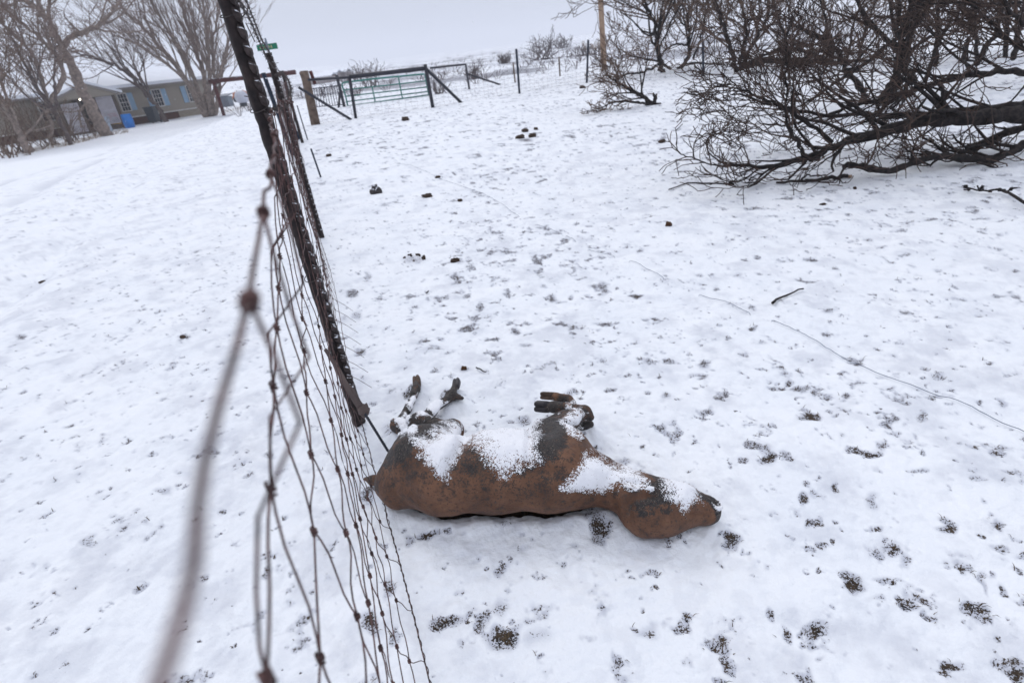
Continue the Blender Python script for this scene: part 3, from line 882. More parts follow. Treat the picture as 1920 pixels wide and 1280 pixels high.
me.polygons.foreach_set('use_smooth', np.ones(len(q) + len(tri), bool))
me.update(calc_edges=True)
me.validate()
at_ = me.attributes.new('soil', 'FLOAT', 'POINT'); at_.data.foreach_set('value', np.append(GM, 0).astype(np.float32))
_f = fbm(GX * 6.5 + 9, GY * 6.5, 5, 201, 0.62); _g = fbm(GX * 1.1, GY * 1.1 + 4, 3, 211); _h = fbm(GX * 20, GY * 20, 3, 221, .6)
_d = R_.ravel()
GT = 0.30 * sstep(0.48, 0.78, _f + 0.30 * (_g - 0.5)) + 0.13 * sstep(0.52, 0.75, _h)
GT = GT * (1 - 0.5 * sstep(30, 120, _d)) + 0.42 * sstep(25, 60, _d) * sstep(.4, .65, fbm(GX / 14, GY / 5, 4, 231)) * (1 - sstep(300, 900, _d))
GT = GT * (1 - .6 * sstep(2.0, 5.0, -GX - .33 * GY) * sstep(2, 7, GY))
GT = np.maximum(GT, 0.72 * sstep(0.0, 0.55, GM))
_s = -GX - 0.33 * GY
GT = np.maximum(GT, .42 * sstep(.25, .5, _g) * (np.exp(-((_s - 3.3 - .12 * GY) / .22) ** 2) + np.exp(-((_s - 4.8 - .12 * GY) / .22) ** 2)) * sstep(1, 4, GY) * (1 - sstep(20, 40, GY)))
at_ = me.attributes.new('thin', 'FLOAT', 'POINT'); at_.data.foreach_set('value', np.append(np.clip(GT, 0, .8), 0).astype(np.float32))
me.materials.append(M['snow'])
ground = bpy.data.objects.new('ground', me); COL.objects.link(ground)
tag(ground, kind='structure')
if me.polygons[0].normal.z < 0: me.flip_normals()


def gz(x, y):
    return float(ground_fields(np.array([float(x)]), np.array([float(y)]))[0][0])


# short dead grass in the bare patches (uncountable)
mb = MB()
sel = np.nonzero((GM > 0.45) & (R_.ravel() < 7) & (R_.ravel() > 0.7) & (np.abs(A_.ravel()) < 1.15))[0]
w = R_.ravel()[sel] ** 2; w /= w.sum()
sel = rng.choice(sel, 5200, replace=True, p=w)
for i in sel:
    x, y, z = GX[i] + rng.normal(0, .006), GY[i] + rng.normal(0, .006), GZ[i]
    a = rng.uniform(0, 6.28); ln = rng.uniform(.006, .022); w_ = rng.uniform(.0006, .0014)
    dx, dy = math.cos(a) * ln * .7, math.sin(a) * ln * .7
    sx, sy = -math.sin(a) * w_, math.cos(a) * w_
    mb.add([(x - sx, y - sy, z - .003), (x + sx, y + sy, z - .003), (x + dx * .6 + sx * .8, y + dy * .6 + sy * .8, z + ln * .5), (x + dx * .6 - sx * .8, y + dy * .6 - sy * .8, z + ln * .5), (x + dx * 1.3, y + dy * 1.3, z + ln * rng.uniform(.3, .7))],
           [(0, 1, 2, 3), (3, 2, 4)])
tag(mb.build('dead_grass', M['blade'], smooth=False), 'short dead grass and debris showing in the bare patches', 'grass', kind='stuff')

# ================================================================== CLODS, STICKS, GROUND WIRE
def clod(px, py, wpx, hpx, label, mat='dung', seed=0, n=1, group='clods lying on the snow', name='dung_clod'):
    c = gnd(px, py)
    sc = np.linalg.norm(gnd(px + 1, py) - c)
    mb = MB(); rg = np.random.default_rng(seed + 100)
    for k in range(n):
        ox, oy = (rg.uniform(-1, 1) * wpx * .6 * sc, rg.uniform(-1, 1) * wpx * .4 * sc) if n > 1 else (0, 0)
        q = rg.uniform(.5, .8) if n > 1 else 1
        x, y = c[0] + ox, c[1] + oy
        for _ in range(3):
            jx, jy = rg.normal(0, wpx * sc * .16 * q, 2)
            mb.lump((x + jx, y + jy, gz(x, y) + hpx * sc * .25 * q), (wpx * sc * .42 * q, wpx * sc * .34 * q, hpx * sc * .5 * q), seed * 7 + k * 3 + _, 9)
    o = mb.build(name, M[mat], loc=(c[0], c[1], gz(c[0], c[1])))
    return tag(o, label, 'dung clod', group)


clod(985, 259, 18, 10, 'largest dark dung pile in the middle of the upper paddock', seed=1, n=2)
clod(984, 247, 9, 6, 'small clod just behind the largest dung pile', seed=2)
clod(1003, 243, 7, 5, 'round clod to the right behind the largest dung pile', seed=3)
clod(1241, 267, 13, 7, 'dark clod left of the curled twigs under the burnt bush', seed=4)
clod(1253, 424, 11, 11, 'rust-brown clod alone right of centre', 'dungbrown', seed=5)
clod(802, 369, 16, 5, 'flat dark sliver of dung right of the snow-capped stone', seed=7)
clod(860, 376, 8, 5, 'small clod right of the flat dark sliver', seed=8)
clod(820, 333, 8, 4, 'small dark clod touching the far end of the ground wire', seed=9)
clod(854, 491, 14, 9, 'black clod right of the scattered crumbs', seed=10)
clod(795, 488, 7, 9, 'small clod at the right end of the scattered crumbs', seed=11)
clod(1371, 271, 7, 5, 'tiny dark clod inside the arc of curled twigs', seed=12)
clod(1602, 355, 7, 6, 'round dark clod below the burnt bush by the cut branch', seed=13)
clod(870, 692, 9, 8, 'brown clod beyond the hind feet of the calf', 'dungbrown', seed=14)
clod(760, 165 + 62, 9, 5, 'dark clod just inside the green tube gate', seed=15)
clod(1092, 165, 6, 4, 'dark clod at the foot of the right-hand mesh fence post', seed=16)
clod(617, 293, 7, 4, 'small clod near the leaning fence rod', seed=17)
clod(1508, 318, 12, 4, 'flat charred chip between the lowest burnt limbs', seed=18)
clod(76, 522, 9, 4, 'dark crumb on the smooth snow far left of the fence', seed=19)
clod(343, 634, 9, 5, 'dark crumb on the snow left of the blurred fence wire', seed=20)
clod(1855, 360, 9, 4, 'flat crumb above the twig at the right edge', seed=21)
clod(1545, 385, 14, 3, 'thin sliver on the open snow below the burnt bush', seed=22)
# snow-capped stone
c = gnd(706, 362); sc = np.linalg.norm(gnd(707, 362) - c)
mb = MB(); mb.lump((c[0], c[1], .015), (9 * sc, 7 * sc, 7 * sc), 5, 10, 1, .25)
mb.lump((c[0] - .01, c[1] + .02, .02), (6 * sc, 5 * sc, 10 * sc), 9, 8, 1, .3)
tag(mb.build('stone', M['stone'], loc=(c[0], c[1], 0)), 'dark stone capped with snow between the fence and the ground wire', 'stone')
# scattered crumbs
mb = MB(); c = gnd(775, 487)
for k in range(10):
    p = gnd(755 + rng.uniform(0, 40), 478 + rng.uniform(0, 20)); sc = .0035
    mb.lump((p[0], p[1], .006), (rng.uniform(.006, .014), rng.uniform(.006, .012), rng.uniform(.005, .01)), k, 7)
tag(mb.build('soil_crumbs', M['dung'], loc=c), 'scatter of black crumbs left of the black clod', 'soil crumbs', kind='stuff')


def stick(pts, r0, r1, label, name='twig', mat='char', forks=0, seed=0, z=.012, lift=None, cat='twig', group='burnt sticks lying on the snow'):
    rg = np.random.default_rng(seed)
    P = []
    for i, (px, py) in enumerate(pts):
        p = gnd(px, py); p[2] = gz(p[0], p[1]) + (lift[i] if lift else z); P.append(p)
    P = np.array(P)
    P = np.vstack([np.array([P[i] * (1 - t) + P[i + 1] * t for t in (0, .33, .66)]) for i in range(len(P) - 1)] + [P[-1:]])
    P[1:-1] += rg.normal(0, r0 * .6, P[1:-1].shape)
    R = np.linspace(r0, r1, len(P)) * (1 + .25 * rg.random(len(P)))
    mb = MB(); mb.tube(P, R, 7)
    for k in range(forks):
        i = rg.integers(1, len(P) - 1); d = P[i] - P[i - 1]; d /= np.linalg.norm(d)
        s = np.cross(d, [0, 0, 1]) * rg.choice([-1, 1])
        Q = [P[i]]; ln = np.linalg.norm(P[-1] - P[0]) * rg.uniform(.08, .25)
        dd = d * .7 + s * rg.uniform(.4, .9) + np.array([0, 0, rg.uniform(0, .5)])
        for j in range(4): Q.append(Q[-1] + dd * ln / 4 + rg.normal(0, ln * .04, 3))
        Q = np.array(Q); Q[:, 2] = np.maximum(Q[:, 2], P[i][2] - .004)
        mb.tube(Q, np.linspace(R[i] * .7, r1 * .6, 5), 5)
        mb.lump(Q[2], (r1 * 1.5,) * 3, k, 6)
    o = mb.build(name, M[mat], loc=P[0])
    return tag(o, label, cat, group)


stick([(1448, 572), (1462, 560), (1480, 553), (1506, 546)], .006, .003, 'short dark stick on open snow right of centre', seed=1)
stick([(1455, 348), (1500, 345), (1530, 342), (1560, 338), (1588, 335)], .009, .016, 'thick charred branch with a pale cut end below the burnt bush', 'cut_branch', forks=0, seed=2, z=.02, cat='branch')
stick([(1500, 346), (1512, 334), (1525, 337), (1548, 334)], .008, .004, 'thin fork lying against the thick charred branch', seed=12, z=.03)
mb = MB(); p = gnd(1590, 334.5); mb.tube([p + [0, 0, .015], gnd(1596, 334) + [0, 0, .015]], .013, 8)
tag(mb.build('wood_chip', M['palewood'], loc=p), 'pale splintered chip at the end of the thick charred branch', 'wood chip')
stick([(1254, 359), (1290, 344), (1330, 346), (1376, 348)], .004, .008, 'long thin twig lying left of the thick charred branch', forks=2, seed=3)
stick([(1405, 340), (1415, 332), (1430, 329)], .005, .005, 'stubby twig between the long twig and the thick branch', seed=4)
stick([(1804, 353), (1830, 361), (1850, 365), (1868, 362), (1890, 372), (1925, 396)], .004, .009, 'knobbly twig reaching in from the right edge', forks=6, seed=5, lift=[.02, .02, .03, .03, .03, .04])
stick([(893, 692), (902, 697), (912, 701)], .003, .002, 'tiny twig right of the brown clod behind the calf', seed=6)
stick([(800, 553), (804, 548)], .004, .003, 'tiny hooked twig above the hind feet of the calf', seed=7, forks=1)

# wire lying half buried
wp = [(740, 305), (770, 309), (805, 324), (822, 333), (865, 348), (905, 362), (940, 380), (972, 404), (1000, 418), (1030, 428), (1052, 438), (1078, 450), (1104, 468), (1150, 477), (1190, 491), (1243, 521), (1280, 545), (1312, 553), (1350, 560), (1405, 582), (1450, 599), (1480, 608), (1530, 635), (1575, 663), (1610, 680), (1690, 712), (1780, 745), (1850, 775), (1925, 812), (2000, 850)]
hid = [(1052, 1060), (1080, 1103), (975, 1001), (1244, 1311), (1408, 1446), (1150, 1178)]
mb = MB(); Q = []
for (a, c) in zip(wp[:-1], wp[1:]):
    for t in np.linspace(0, 1, 6)[:-1]:
        px, py = a[0] + (c[0] - a[0]) * t, a[1] + (c[1] - a[1]) * t
        p = at(px, py, .012)
        up = .009
        for h0, h1 in hid:
            if h0 < px < h1: up = -.02
        p[2] = gz(p[0], p[1]) + up
        Q.append(p)
mb.tube(Q, .0013, 5)
tag(mb.build('ground_wire', M['groundwire']), 'thin blue-grey wire snaking half buried across the paddock snow', 'wire')

# ================================================================== FENCES
P0f = np.array([-0.054, 0.0]); DF = np.array([-0.315, 1.0]); DF /= np.linalg.norm(DF); NF = np.array([DF[1], -DF[0]])
ROWZ = [.03, .13, .23, .34, .445, .56, .69, .83, 1.005, 1.20]
OFFZ = [.024, -.014, -.029, -.037, -.036, -.030, -.028, -.042, -.032, .021]
PHZ = [.077, .034, .009, .0, .0, .0, .013, .026, .044, .032]


def fpt(s, z):
    o = np.interp(z, ROWZ, OFFZ) * (1 - .55 * min(max(s - .3, 0) / 1.2, 1))
    if z > 1.1 and 0 <= s < 1: o = np.interp(s, [0, .05, .19, .6, 1], [.0150, .0162, .020, .023, .02]) - .012 * math.sin(s * 2.1 + z * 3) * min(1, s * .5)
    o += .012 * math.sin(s * 2.1 + z * 3) * min(1, s * .5) if s > 0 else 0
    if s > 1.4: o += (.05 * math.sin(s * .9) * (z / 1.2)) * min(1, (s - 1.4))
    p = P0f + DF * s + NF * o
    g = float(base_z(p[0], p[1]))
    sag = 0
    if s > 2.2: sag = -.05 * (z / 1.2) * abs(math.sin((s - 2) * 1.05)) ** .7
    return np.array([p[0], p[1], g + z + sag])


wf = empty('wire_fence', (P0f[0] + DF[0] * 1.9, P0f[1] + DF[1] * 1.9, 0), 'rusty woven wire fence with two barbed strands running past the calf', 'fence')
S0, S1 = -1.6, 16.4
mb = MB(); rg = np.random.default_rng(5)
nodes = {}
for i, z in enumerate(ROWZ):
    P = []; k0 = int((S0) / .152)
    for k in range(k0, int(S1 / .152)):
        s = k * .152 + PHZ[i]
        nf_ = .2 if (i == 9 and s < .5) else 1
        jit = rg.normal(0, .004)
        dz = rg.normal(0, .004) * nf_
        nodes[i, k] = (s + jit, z + dz)
        c = fpt(s + jit, z + dz)
        nsub = 6 if -0.2 < s < 4 else 2
        s2 = (k + 1) * .152 + PHZ[i]
        a1, a2 = rg.normal(0, .0022) * nf_, rg.normal(0, .0022) * nf_
        P.append(c)
        for t in np.linspace(0, 1, nsub + 1)[1:-1]:
            q = fpt(s + jit * (1 - t) + .152 * t, z + dz * (1 - t))
            q[2] += a1 * math.sin(math.pi * t) + a2 * math.sin(2 * math.pi * t) + (.004 * math.sin(2 * math.pi * t))
            q[:2] += NF * a2 * math.sin(2 * math.pi * t)
            P.append(q)
    if i == 9:      # the strand nearest the eye, bent between its knots
        meas = [(300, 1280), (322, 1215), (345, 1140), (364, 1060), (368, 1005), (371, 955), (385, 865), (412, 757), (444, 652), (465, 566), (474, 510), (486, 445), (493, 397)]
        near_ = [at(a_, b_, 1.20) for a_, b_ in meas]
        ss = [float((q_[:2] - P0f) @ DF) for q_ in P]
        P = [q_ for q_, t_ in zip(P, ss) if t_ < .02] + near_ + [q_ for q_, t_ in zip(P, ss) if t_ > .37]
    if i == 0:
        mb.tube(P, .0016, 6)
    elif i == 9: mb.tube(P, .0013, 7)
    else: mb.tube(P, .00115, 6)
# stays
for k in range(int(S0 / .152), int(S1 / .152)):
    if k * .152 > 9 and k % 1: continue
    P = []
    broken = (.09 if 14 <= k <= 20 else 0)
    for i in range(0, 10):
        s, z = nodes[i, k]
        c = fpt(s, z)
        if i == 0 and broken: continue
        P.append(c)
        if i < 9:
            s2, z2 = nodes[i + 1, k]
            a1 = rg.normal(0, .003); sg = rg.choice([-1, 1]) * .0032
            for t in ((.12, .3, .5, .7, .88) if abs(s) < 4 else (.5,)):
                q = fpt(s + (s2 - s) * t, z + (z2 - z) * t)
                q[:2] += DF * (a1 * math.sin(math.pi * t) + sg * math.sin(2 * math.pi * t)) + NF * (sg * .6 * math.sin(2 * math.pi * t))
                P.append(q)
    if broken:
        q0 = P[0].copy(); P = [q0 + np.array([NF[0] * .09, NF[1] * .09, -.1]) , q0 + np.array([NF[0] * .045, NF[1] * .045, -.045])] + P
    mb.tube(P, .00105, 6)
# knots, wound round each crossing
for (i, k), (s, z) in nodes.items():
    if s < -.3 or s > 9: continue
    c = fpt(s, z)
    if i == 0 and s < 4:
        continue
    if s < 3.2:
        # two and a half turns of wire round the crossing
        T3 = np.array([DF[0], DF[1], 0]); U3 = np.array([0, 0, 1.0]); N3 = np.array([NF[0], NF[1], 0])
        ax3 = U3 if i not in (9,) else T3
        o1, o2 = (T3, N3) if i != 9 else (U3, N3)
        H = []
        for t in np.linspace(0, 1, 22):
            a = t * 2 * math.pi * 2.6 + k
            H.append(c + ax3 * (t - .5) * .011 + (o1 * math.cos(a) + o2 * math.sin(a)) * .0028)
        mb.tube(H, .0013, 5)
        mb.lump(c, (.0027, .0027, .004), k, 6)
    else:
        mb.lump(c, (.004, .004, .006), k, 6)
mb.build('wire_mesh', M['wire'], wf)
# twisted wire wound on the bottom strand
mb = MB(); H = []
for t in np.linspace(0, 1, 1400):
    s = -.4 + t * 2.6
    c = fpt(s, ROWZ[0]); a = t * 2.6 / .018 * math.pi
    c = c + np.array([NF[0] * math.cos(a), NF[1] * math.cos(a), math.sin(a)]) * .0022
    H.append(c)
mb.tube(H, .0011, 4); mb.build('twisted_bottom_wire', M['barb'], wf)

# barbed strands
def barbed(pts, label, r=.0016, pitch=.125):
    P = np.array(pts); seg = np.linalg.norm(np.diff(P, axis=0), axis=1); cum = np.concatenate([[0], np.cumsum(seg)])
    n = int(cum[-1] / .008); T = np.linspace(0, cum[-1], n)
    C = np.stack([np.interp(T, cum, P[:, i]) for i in range(3)], 1)
    mb = MB(); rg = np.random.default_rng(len(pts))
    D = np.gradient(C, axis=0); D /= np.linalg.norm(D, axis=1)[:, None]
    A = np.cross(D, [0, 0, 1]); A /= np.linalg.norm(A, axis=1)[:, None]; B = np.cross(D, A)
    for ph in (0, math.pi):
        a = T / .012 * .8 + ph
        mb.tube(C + (A * np.cos(a)[:, None] + B * np.sin(a)[:, None]) * r * .95, r, 5)
    t = .03
    while t < cum[-1]:
        j = min(int(t / cum[-1] * n), n - 1); c, d, a_, b_ = C[j], D[j], A[j], B[j]
        th = rg.uniform(0, 6.28)
        H = [c + d * (u - .5) * .016 + (a_ * math.cos(u * 15 + th) + b_ * math.sin(u * 15 + th)) * .0036 for u in np.linspace(0, 1, 14)]
        mb.tube(H, .0013, 4)
        for sg, u in ((1, 0), (-1, 1), (1, .5), (-1, .5)):
            th2 = th + rg.uniform(-.4, .4) + (0 if u != .5 else 1.57); v = (a_ * math.cos(th2) + b_ * math.sin(th2)) * sg
            mb.tube([c + d * (u - .5) * .014, c + d * (u - .5) * .02 + v * .015], [.0012, .0004], 4)
        t += pitch * rg.uniform(.9, 1.1)
    o = mb.build('barbed_wire', M['barb'], wf); o['label'] = label


P1b = np.array([-.652, 1.865]); P2b = np.array([-1.525, 4.715])
def P1at(z): return np.array([P1b[0] - .026 * z, P1b[1], z])
def P2at(z): return np.array([P2b[0] - .02 * z, P2b[1], z])
def bw(zs):
    return [(.35, -1.2, zs[0] + .06), (-.12, .2, zs[0] + .02), (-.632, 1.84, zs[0]), (-1.1, 3.3, (zs[0] + zs[1]) / 2 - .02), (-1.535, 4.70, zs[1]), (-2.7, 8.4, (zs[1] + zs[2]) / 2 - .03), (-3.79, 12.0, zs[2])]
barbed(bw((1.495, 1.41, 1.30)), 'upper barbed strand')
barbed(bw((1.418, 1.315, 1.22)), 'lower barbed strand')
# loose curl of old strand beyond the near post
barbed([atY(503, 206, 1.84), atY(521, 204, 2.1), atY(536, 197, 2.5), atY(544, 182, 2.9), atY(545, 165, 3.3), atY(540, 150, 3.7), atY(531, 138, 4.2), P2at(1.27)], 'loose curled strand', .0016, .03)


def tpost(base, top, w, mat, studs=True, label=None, parent=wf, seed=0, studmat=None):
    "steel line post: rounded back, stem with a row of studs on the wire side"
    base = np.array(base, float); top = np.array(top, float)
    ln = np.linalg.norm(top - base); d = (top - base) / ln
    T3 = np.array([DF[0], DF[1], 0]); N3 = np.cross(d, T3); N3 /= np.linalg.norm(N3); T3 = np.cross(N3, d)
    # N3 points across the fence; the wire side is +x
    if N3[0] < 0: N3 = -N3
    mb = MB(); n = 10
    rgp = np.random.default_rng(seed)
    K = max(8, int(ln / .02)); V = []; Fc = []
    for i in range(K + 1):
        c = base + d * ln * i / K
        for j in range(n):
            a = 2 * math.pi * j / n
            rr_ = w * (.5 + .025 * rgp.normal())
            x_ = math.cos(a); y_ = math.sin(a)
            ex = .95 if x_ > 0 else .75
            V.append(c + N3 * x_ * rr_ * ex + T3 * y_ * rr_ * (.92 if x_ < 0 else .62))
    for i in range(K):
        for j in range(n): Fc.append((i * n + j, i * n + (j + 1) % n, (i + 1) * n + (j + 1) % n, (i + 1) * n + j))
    Fc.append(tuple(range(n))[::-1]); Fc.append(tuple(K * n + j for j in range(n)))
    mb.add(V, Fc)
    po = mb.build('fence_post', mat, parent)
    if label: po['label'] = label
    if studs:
        mb = MB(); t = .09
        while t < ln - .02:
            c = base + d * t + N3 * w * .26 - T3 * w * .16
            Rm = np.stack([N3, T3, d], 1)
            prof = [(-.016, .55), (-.006, .95), (.006, 1.0), (.013, .55)]
            V = []; Fc = []
            for (hz, sc_) in prof:
                for (x_, y_) in ((-.3, -.5), (.45, -.42), (.62, 0), (.45, .42), (-.3, .5)):
                    V.append(c + d * (hz - .01 * x_) * (w / .052) + N3 * x_ * w * .42 * sc_ + T3 * y_ * w * .8 * sc_)
            for i in range(3):
                for j in range(5): Fc.append((i * 5 + j, i * 5 + (j + 1) % 5, (i + 1) * 5 + (j + 1) % 5, (i + 1) * 5 + j))
            Fc.append((0, 4, 3, 2, 1)); Fc.append((15, 16, 17, 18, 19))
            mb.add(V, Fc)
            t += w * .78 * rgp.uniform(.93, 1.07)
        mb.build('post_studs', studmat or M['stud'], po, smooth=False)
    return po


p1 = tpost((P1b[0], P1b[1], 0.0), P1at(1.66), .058, M['post'], label='nearest thick rusty post', seed=1)
p2 = tpost((P2b[0], P2b[1], -.02), P2at(1.42), .055, M['post'], label='second rusty post', seed=2)
tb = gnd(567, 268)
tpost(tb, tb + np.array([-.03, 0, 1.33]), .07, M['post'], label='third rusty post', seed=3)
tb = gnd(549, 292); tp_ = atY(493, 137, tb[1])
tpost(tb, tp_, .08, M['bluepost'], label='leaning dark blue post', seed=4, studmat=M['bluepost'])
tb = gnd(560, 262); tp_ = atY(512, 144, tb[1])
tpost(tb, tp_, .09, M['bluepost'], label='thin dark blue post behind the second', seed=5, studmat=M['bluepost'])
# wire ties round the near post
def ring(c, r, parent, tail):
    mb = MB()
    H = [np.array(c) + np.array([math.cos(a) * r, math.sin(a) * r, .004 * a + .012 * math.sin(a)]) for a in np.linspace(.4, 7.2, 30)]
    mb.tube(H, .0016, 5)
    mb.tube([H[-1], H[-1] + np.array(tail)], .0015, 5)
    mb.tube([H[0], H[0] + np.array([-.02, -.01, .012]), H[0] + np.array([-.028, -.015, -.012])], .0013, 5)
    mb.build('wire_tie', M['barb'], parent)
ring(P1at(1.42), .029, p1, (.03, 0, -.03)); ring(P1at(1.17), .030, p1, (-.06, -.01, .015)); ring(P1at(.62), .030, p1, (.03, 0, .01)); ring(P2at(1.31), .031, p2, (.03, 0, 0))
mb = MB(); a_ = P1at(1.475)
mb.tube([P1at(1.418) + [.03, -.02, 0], P1at(1.44) + [.045, .02, .0], P1at(1.47) + [.02, .05, 0]], .0016, 5)
mb.tube([P1at(1.41) + [.035, 0, 0], P1at(1.36) + [.045, 0, 0]], .0014, 5); mb.build('wire_link', M['barb'], wf)

# twisted brace stick, knob and rod at the foot of the near post
an = empty('brace_rod', (P1b[0] + .05, P1b[1] - .05, 0), 'rough burnt stick and thin iron rod wired to the foot of the nearest fence post', 'brace')
mb = MB(); A0 = at(610, 655, .36); A1 = at(645, 715, .26); A2 = at(668, 752, .20); A3 = at(682, 770, .17)
mb.tube([A0, (A0 + A1) / 2 + [.004, 0, .003], A1, A2, A3], [.007, .009, .011, .013, .016], 8)
mb.tube([A1, (A1 + A2) / 2 + [.012, 0, .006], A3], [.005, .006, .008], 6)
mb.build('stick', M['darkbark'], an)
mb = MB(); mb.lump(A3, (.02, .018, .022), 4, 10, 1, .3); mb.lump(A3 + [.006, .006, .012], (.014, .014, .012), 8, 8); mb.build('knob', M['darkbark'], an)
mb = MB(); E0 = at(684, 775, .165); E1 = at(728, 846, .03)
T_ = np.linspace(0, 1, 60)
mb.tube([E0 + (E1 - E0) * t for t in T_], [.0052 + .0012 * math.sin(t * 120) for t in T_], 8); mb.build('rod', M['pipe'], an)

# thin rods standing beyond the fence
for (bp_, tp_, lb) in (((602, 332), (583, 279), 'short thin rod leaning alone beside the near end of the wire fence'), ((577, 262), (557, 198), 'thin blue rod standing left of the wooden corner post')):
    g = gnd(*bp_); t_ = atY(tp_[0], tp_[1], g[1] + .05)
    mb = MB(); mb.tube([g - [0, 0, .05], t_], .012, 6)
    tag(mb.build('marker_rod', M['bluepost'], loc=g), lb, 'rod', 'thin rods by the fence')

# wooden corner post
g = gnd(592, 234); tpp = atY(570, 133, g[1])
cp = empty('corner_post', g, 'weathered wooden corner post where the two fences meet', 'post')
mb = MB(); mb.tube([g - [0, 0, .1], g + (tpp - g) * .3, g + (tpp - g) * .7, tpp], [.125, .12, .112, .105], 12); mb.build('trunk_post', M['wood'], cp)
mb = MB()
for dx in (-.12, .13):
    q = tpp + np.array([dx, .1, -.02]); mb.tube([q, q + np.array([.04, 0, -.32])], .045, 8)
mb.build('pipe_stub', M['redpipe'], cp)

# far mesh fence along the back of the paddock
bfp = [gnd(592, 236), gnd(667, 222), gnd(812, 203), gnd(974, 175), gnd(1100, 156), gnd(1320, 142)]
d_ = bfp[-1] - bfp[-2]
bfp.append(bfp[-1] + (bfp[-1] - bfp[-2]) * 2.2)
bf = empty('mesh_fence', bfp[2], 'grey wire mesh fence with dark pipe brace along the back of the paddock', 'fence')
mb = MB()
for a, c in zip(bfp[:-1], bfp[1:]):
    ln = np.linalg.norm(c - a); k = int(ln / .155)
    for z in (.03, .12, .22, .33, .45, .57, .70, .84, .98, 1.12):
        T_ = np.linspace(0, 1, max(2, int(ln)))
        P = [a + (c - a) * t for t in T_]
        for p in P: p[2] = float(base_z(p[0], p[1])) + z
        mb.tube(P, .0016, 4, False)
    for j in range(k):
        p = a + (c - a) * (j + .5) / k; p[2] = float(base_z(p[0], p[1]))
        mb.tube([p + [0, 0, .02], p + [0, 0, 1.12]], .0013, 4, False)
mb.build('wire_mesh', M['wire'], bf)


def pipe(parent, name, a, c, r, mat, label=None, n=8):
    mb = MB(); mb.tube([a, c], r, n); o = mb.build(name, mat, parent)
    if label: o['label'] = label
    return o


def pp(bx, by, tx, ty):
    g = gnd(bx, by); return g - [0, 0, .05], atY(tx, ty, g[1])


a, t1 = pp(667, 222, 655, 143); pipe(bf, 'post', a, t1, .042, M['pipe'])
b2, t2 = pp(812, 203, 797, 121); pipe(bf, 'post', b2, t2, .05, M['pipe'])
pipe(bf, 'rail', t1 - [0, 0, .02], t2 - [0, 0, .1], .055, M['pipe'], 'thick dark top rail')
g = gnd(866, 194); pipe(bf, 'brace', t2 - [0, 0, .1], g, .045, M['pipe'])
a, t3 = pp(974, 176, 968, 92); pipe(bf, 'post', a, t3, .035, M['bluepost'])
a, t4 = pp(1100, 156, 1103, 75); pipe(bf, 'post', a, t4, .035, M['bluepost'])
a, t5 = pp(1319, 143, 1318, 76); pipe(bf, 'post', a, t5, .035, M['bluepost'])
g = gnd(659, 225); pipe(bf, 'brace', atY(560, 164, bfp[0][1] - .15), g, .035, M['pipe'], 'brace from the corner post')
pipe(bf, 'rail', atY(578, 150, bfp[0][1] + .15), t1 - [0, 0, .03], .03, M['pipe'], 'thin rail at the corner post')

# second brace frame farther back
b6, t6 = pp(880, 167, 873, 120)
fb = empty('pipe_brace_frame', b6, 'slender dark pipe frame with slanting brace right of the green gate', 'fence brace')
pipe(fb, 'post', b6, t6, .04, M['pipe']); pipe(fb, 'rail', atY(806, 128, b6[1]), t6 - [0, 0, .02], .035, M['pipe'])
pipe(fb, 'brace', t6 - [0, 0, .35], gnd(938, 159), .035, M['pipe'])
for (bx, by, tx, ty, lb) in ((966, 155, 962, 118, 'faint thin post left of the tall mesh fence post'), (1050, 143, 1048, 107, 'faint thin post between the two tall mesh fence posts')):
    a, t_ = pp(bx, by, tx, ty); mb = MB(); mb.tube([a, t_], .035, 6)
    tag(mb.build('line_post', M['wood'], loc=a), lb, 'post', 'faint posts beyond the mesh fence')

# green tube gate
gY = gnd(652, 199)[1]
gt = empty('tube_gate', gnd(730, 190), 'green tubular farm gate behind the dark pipe brace', 'gate')
gp = lambda x, y: atY(x, y, gY + (x - 652) * .004)
mb = MB(); mb.tube([gp(652, 199), gp(648, 180), gp(642, 162), gp(641.5, 157), gp(645, 155), gp(700, 148), gp(794, 139), gp(797, 141), gp(799, 152), gp(804, 178)], .03, 7); mb.build('frame', M['gategreen'], gt)
for (x0, y0, x1, y1) in ((644, 169, 799, 152), (647, 181, 801, 163.5), (649, 191, 802, 172), (652, 199, 804, 178)):
    mb = MB(); mb.tube([gp(x0, y0), gp(x1, y1)], .024, 6); mb.build('rail', M['gategreen'], gt)
for (x0, y0, x1, y1) in ((698, 164, 704, 193), (747, 145, 755, 187)):
    mb = MB(); mb.tube([gp(x0, y0), gp(x1, y1)], .024, 6); mb.build('upright', M['gategreen'], gt)
a, t_ = pp(646, 201, 631, 141)
gpo = empty('gate_post', a, 'dark pipe gatepost with a short bent stub at the left end of the green gate', 'post')
pipe(gpo, 'post', a, t_, .055, M['pipe'])
mb = MB(); mb.tube([gnd(635, 202), atY(637, 175, a[1]), atY(640, 172, a[1] + .1)], .04, 6); mb.build('bent_stub', M['pipe'], gpo)
# slatted wire panel between corner post and gate
mb = MB()
for k in range(11):
    x = 588 + k * 4.8; yy = 165 - k * .5
    g = atY(x + 7, yy + 36, gY); mb.tube([atY(x, yy, gY), g], .012, 4)
mb.tube([atY(583, 167, gY), atY(640, 160, gY)], .016, 5); mb.tube([atY(590, 201, gY), atY(646, 196, gY)], .014, 5)
tag(mb.build('fence_panel', M['bluepost'], loc=atY(610, 200, gY)), 'low barred panel between the wooden corner post and the green gate', 'fence panel')

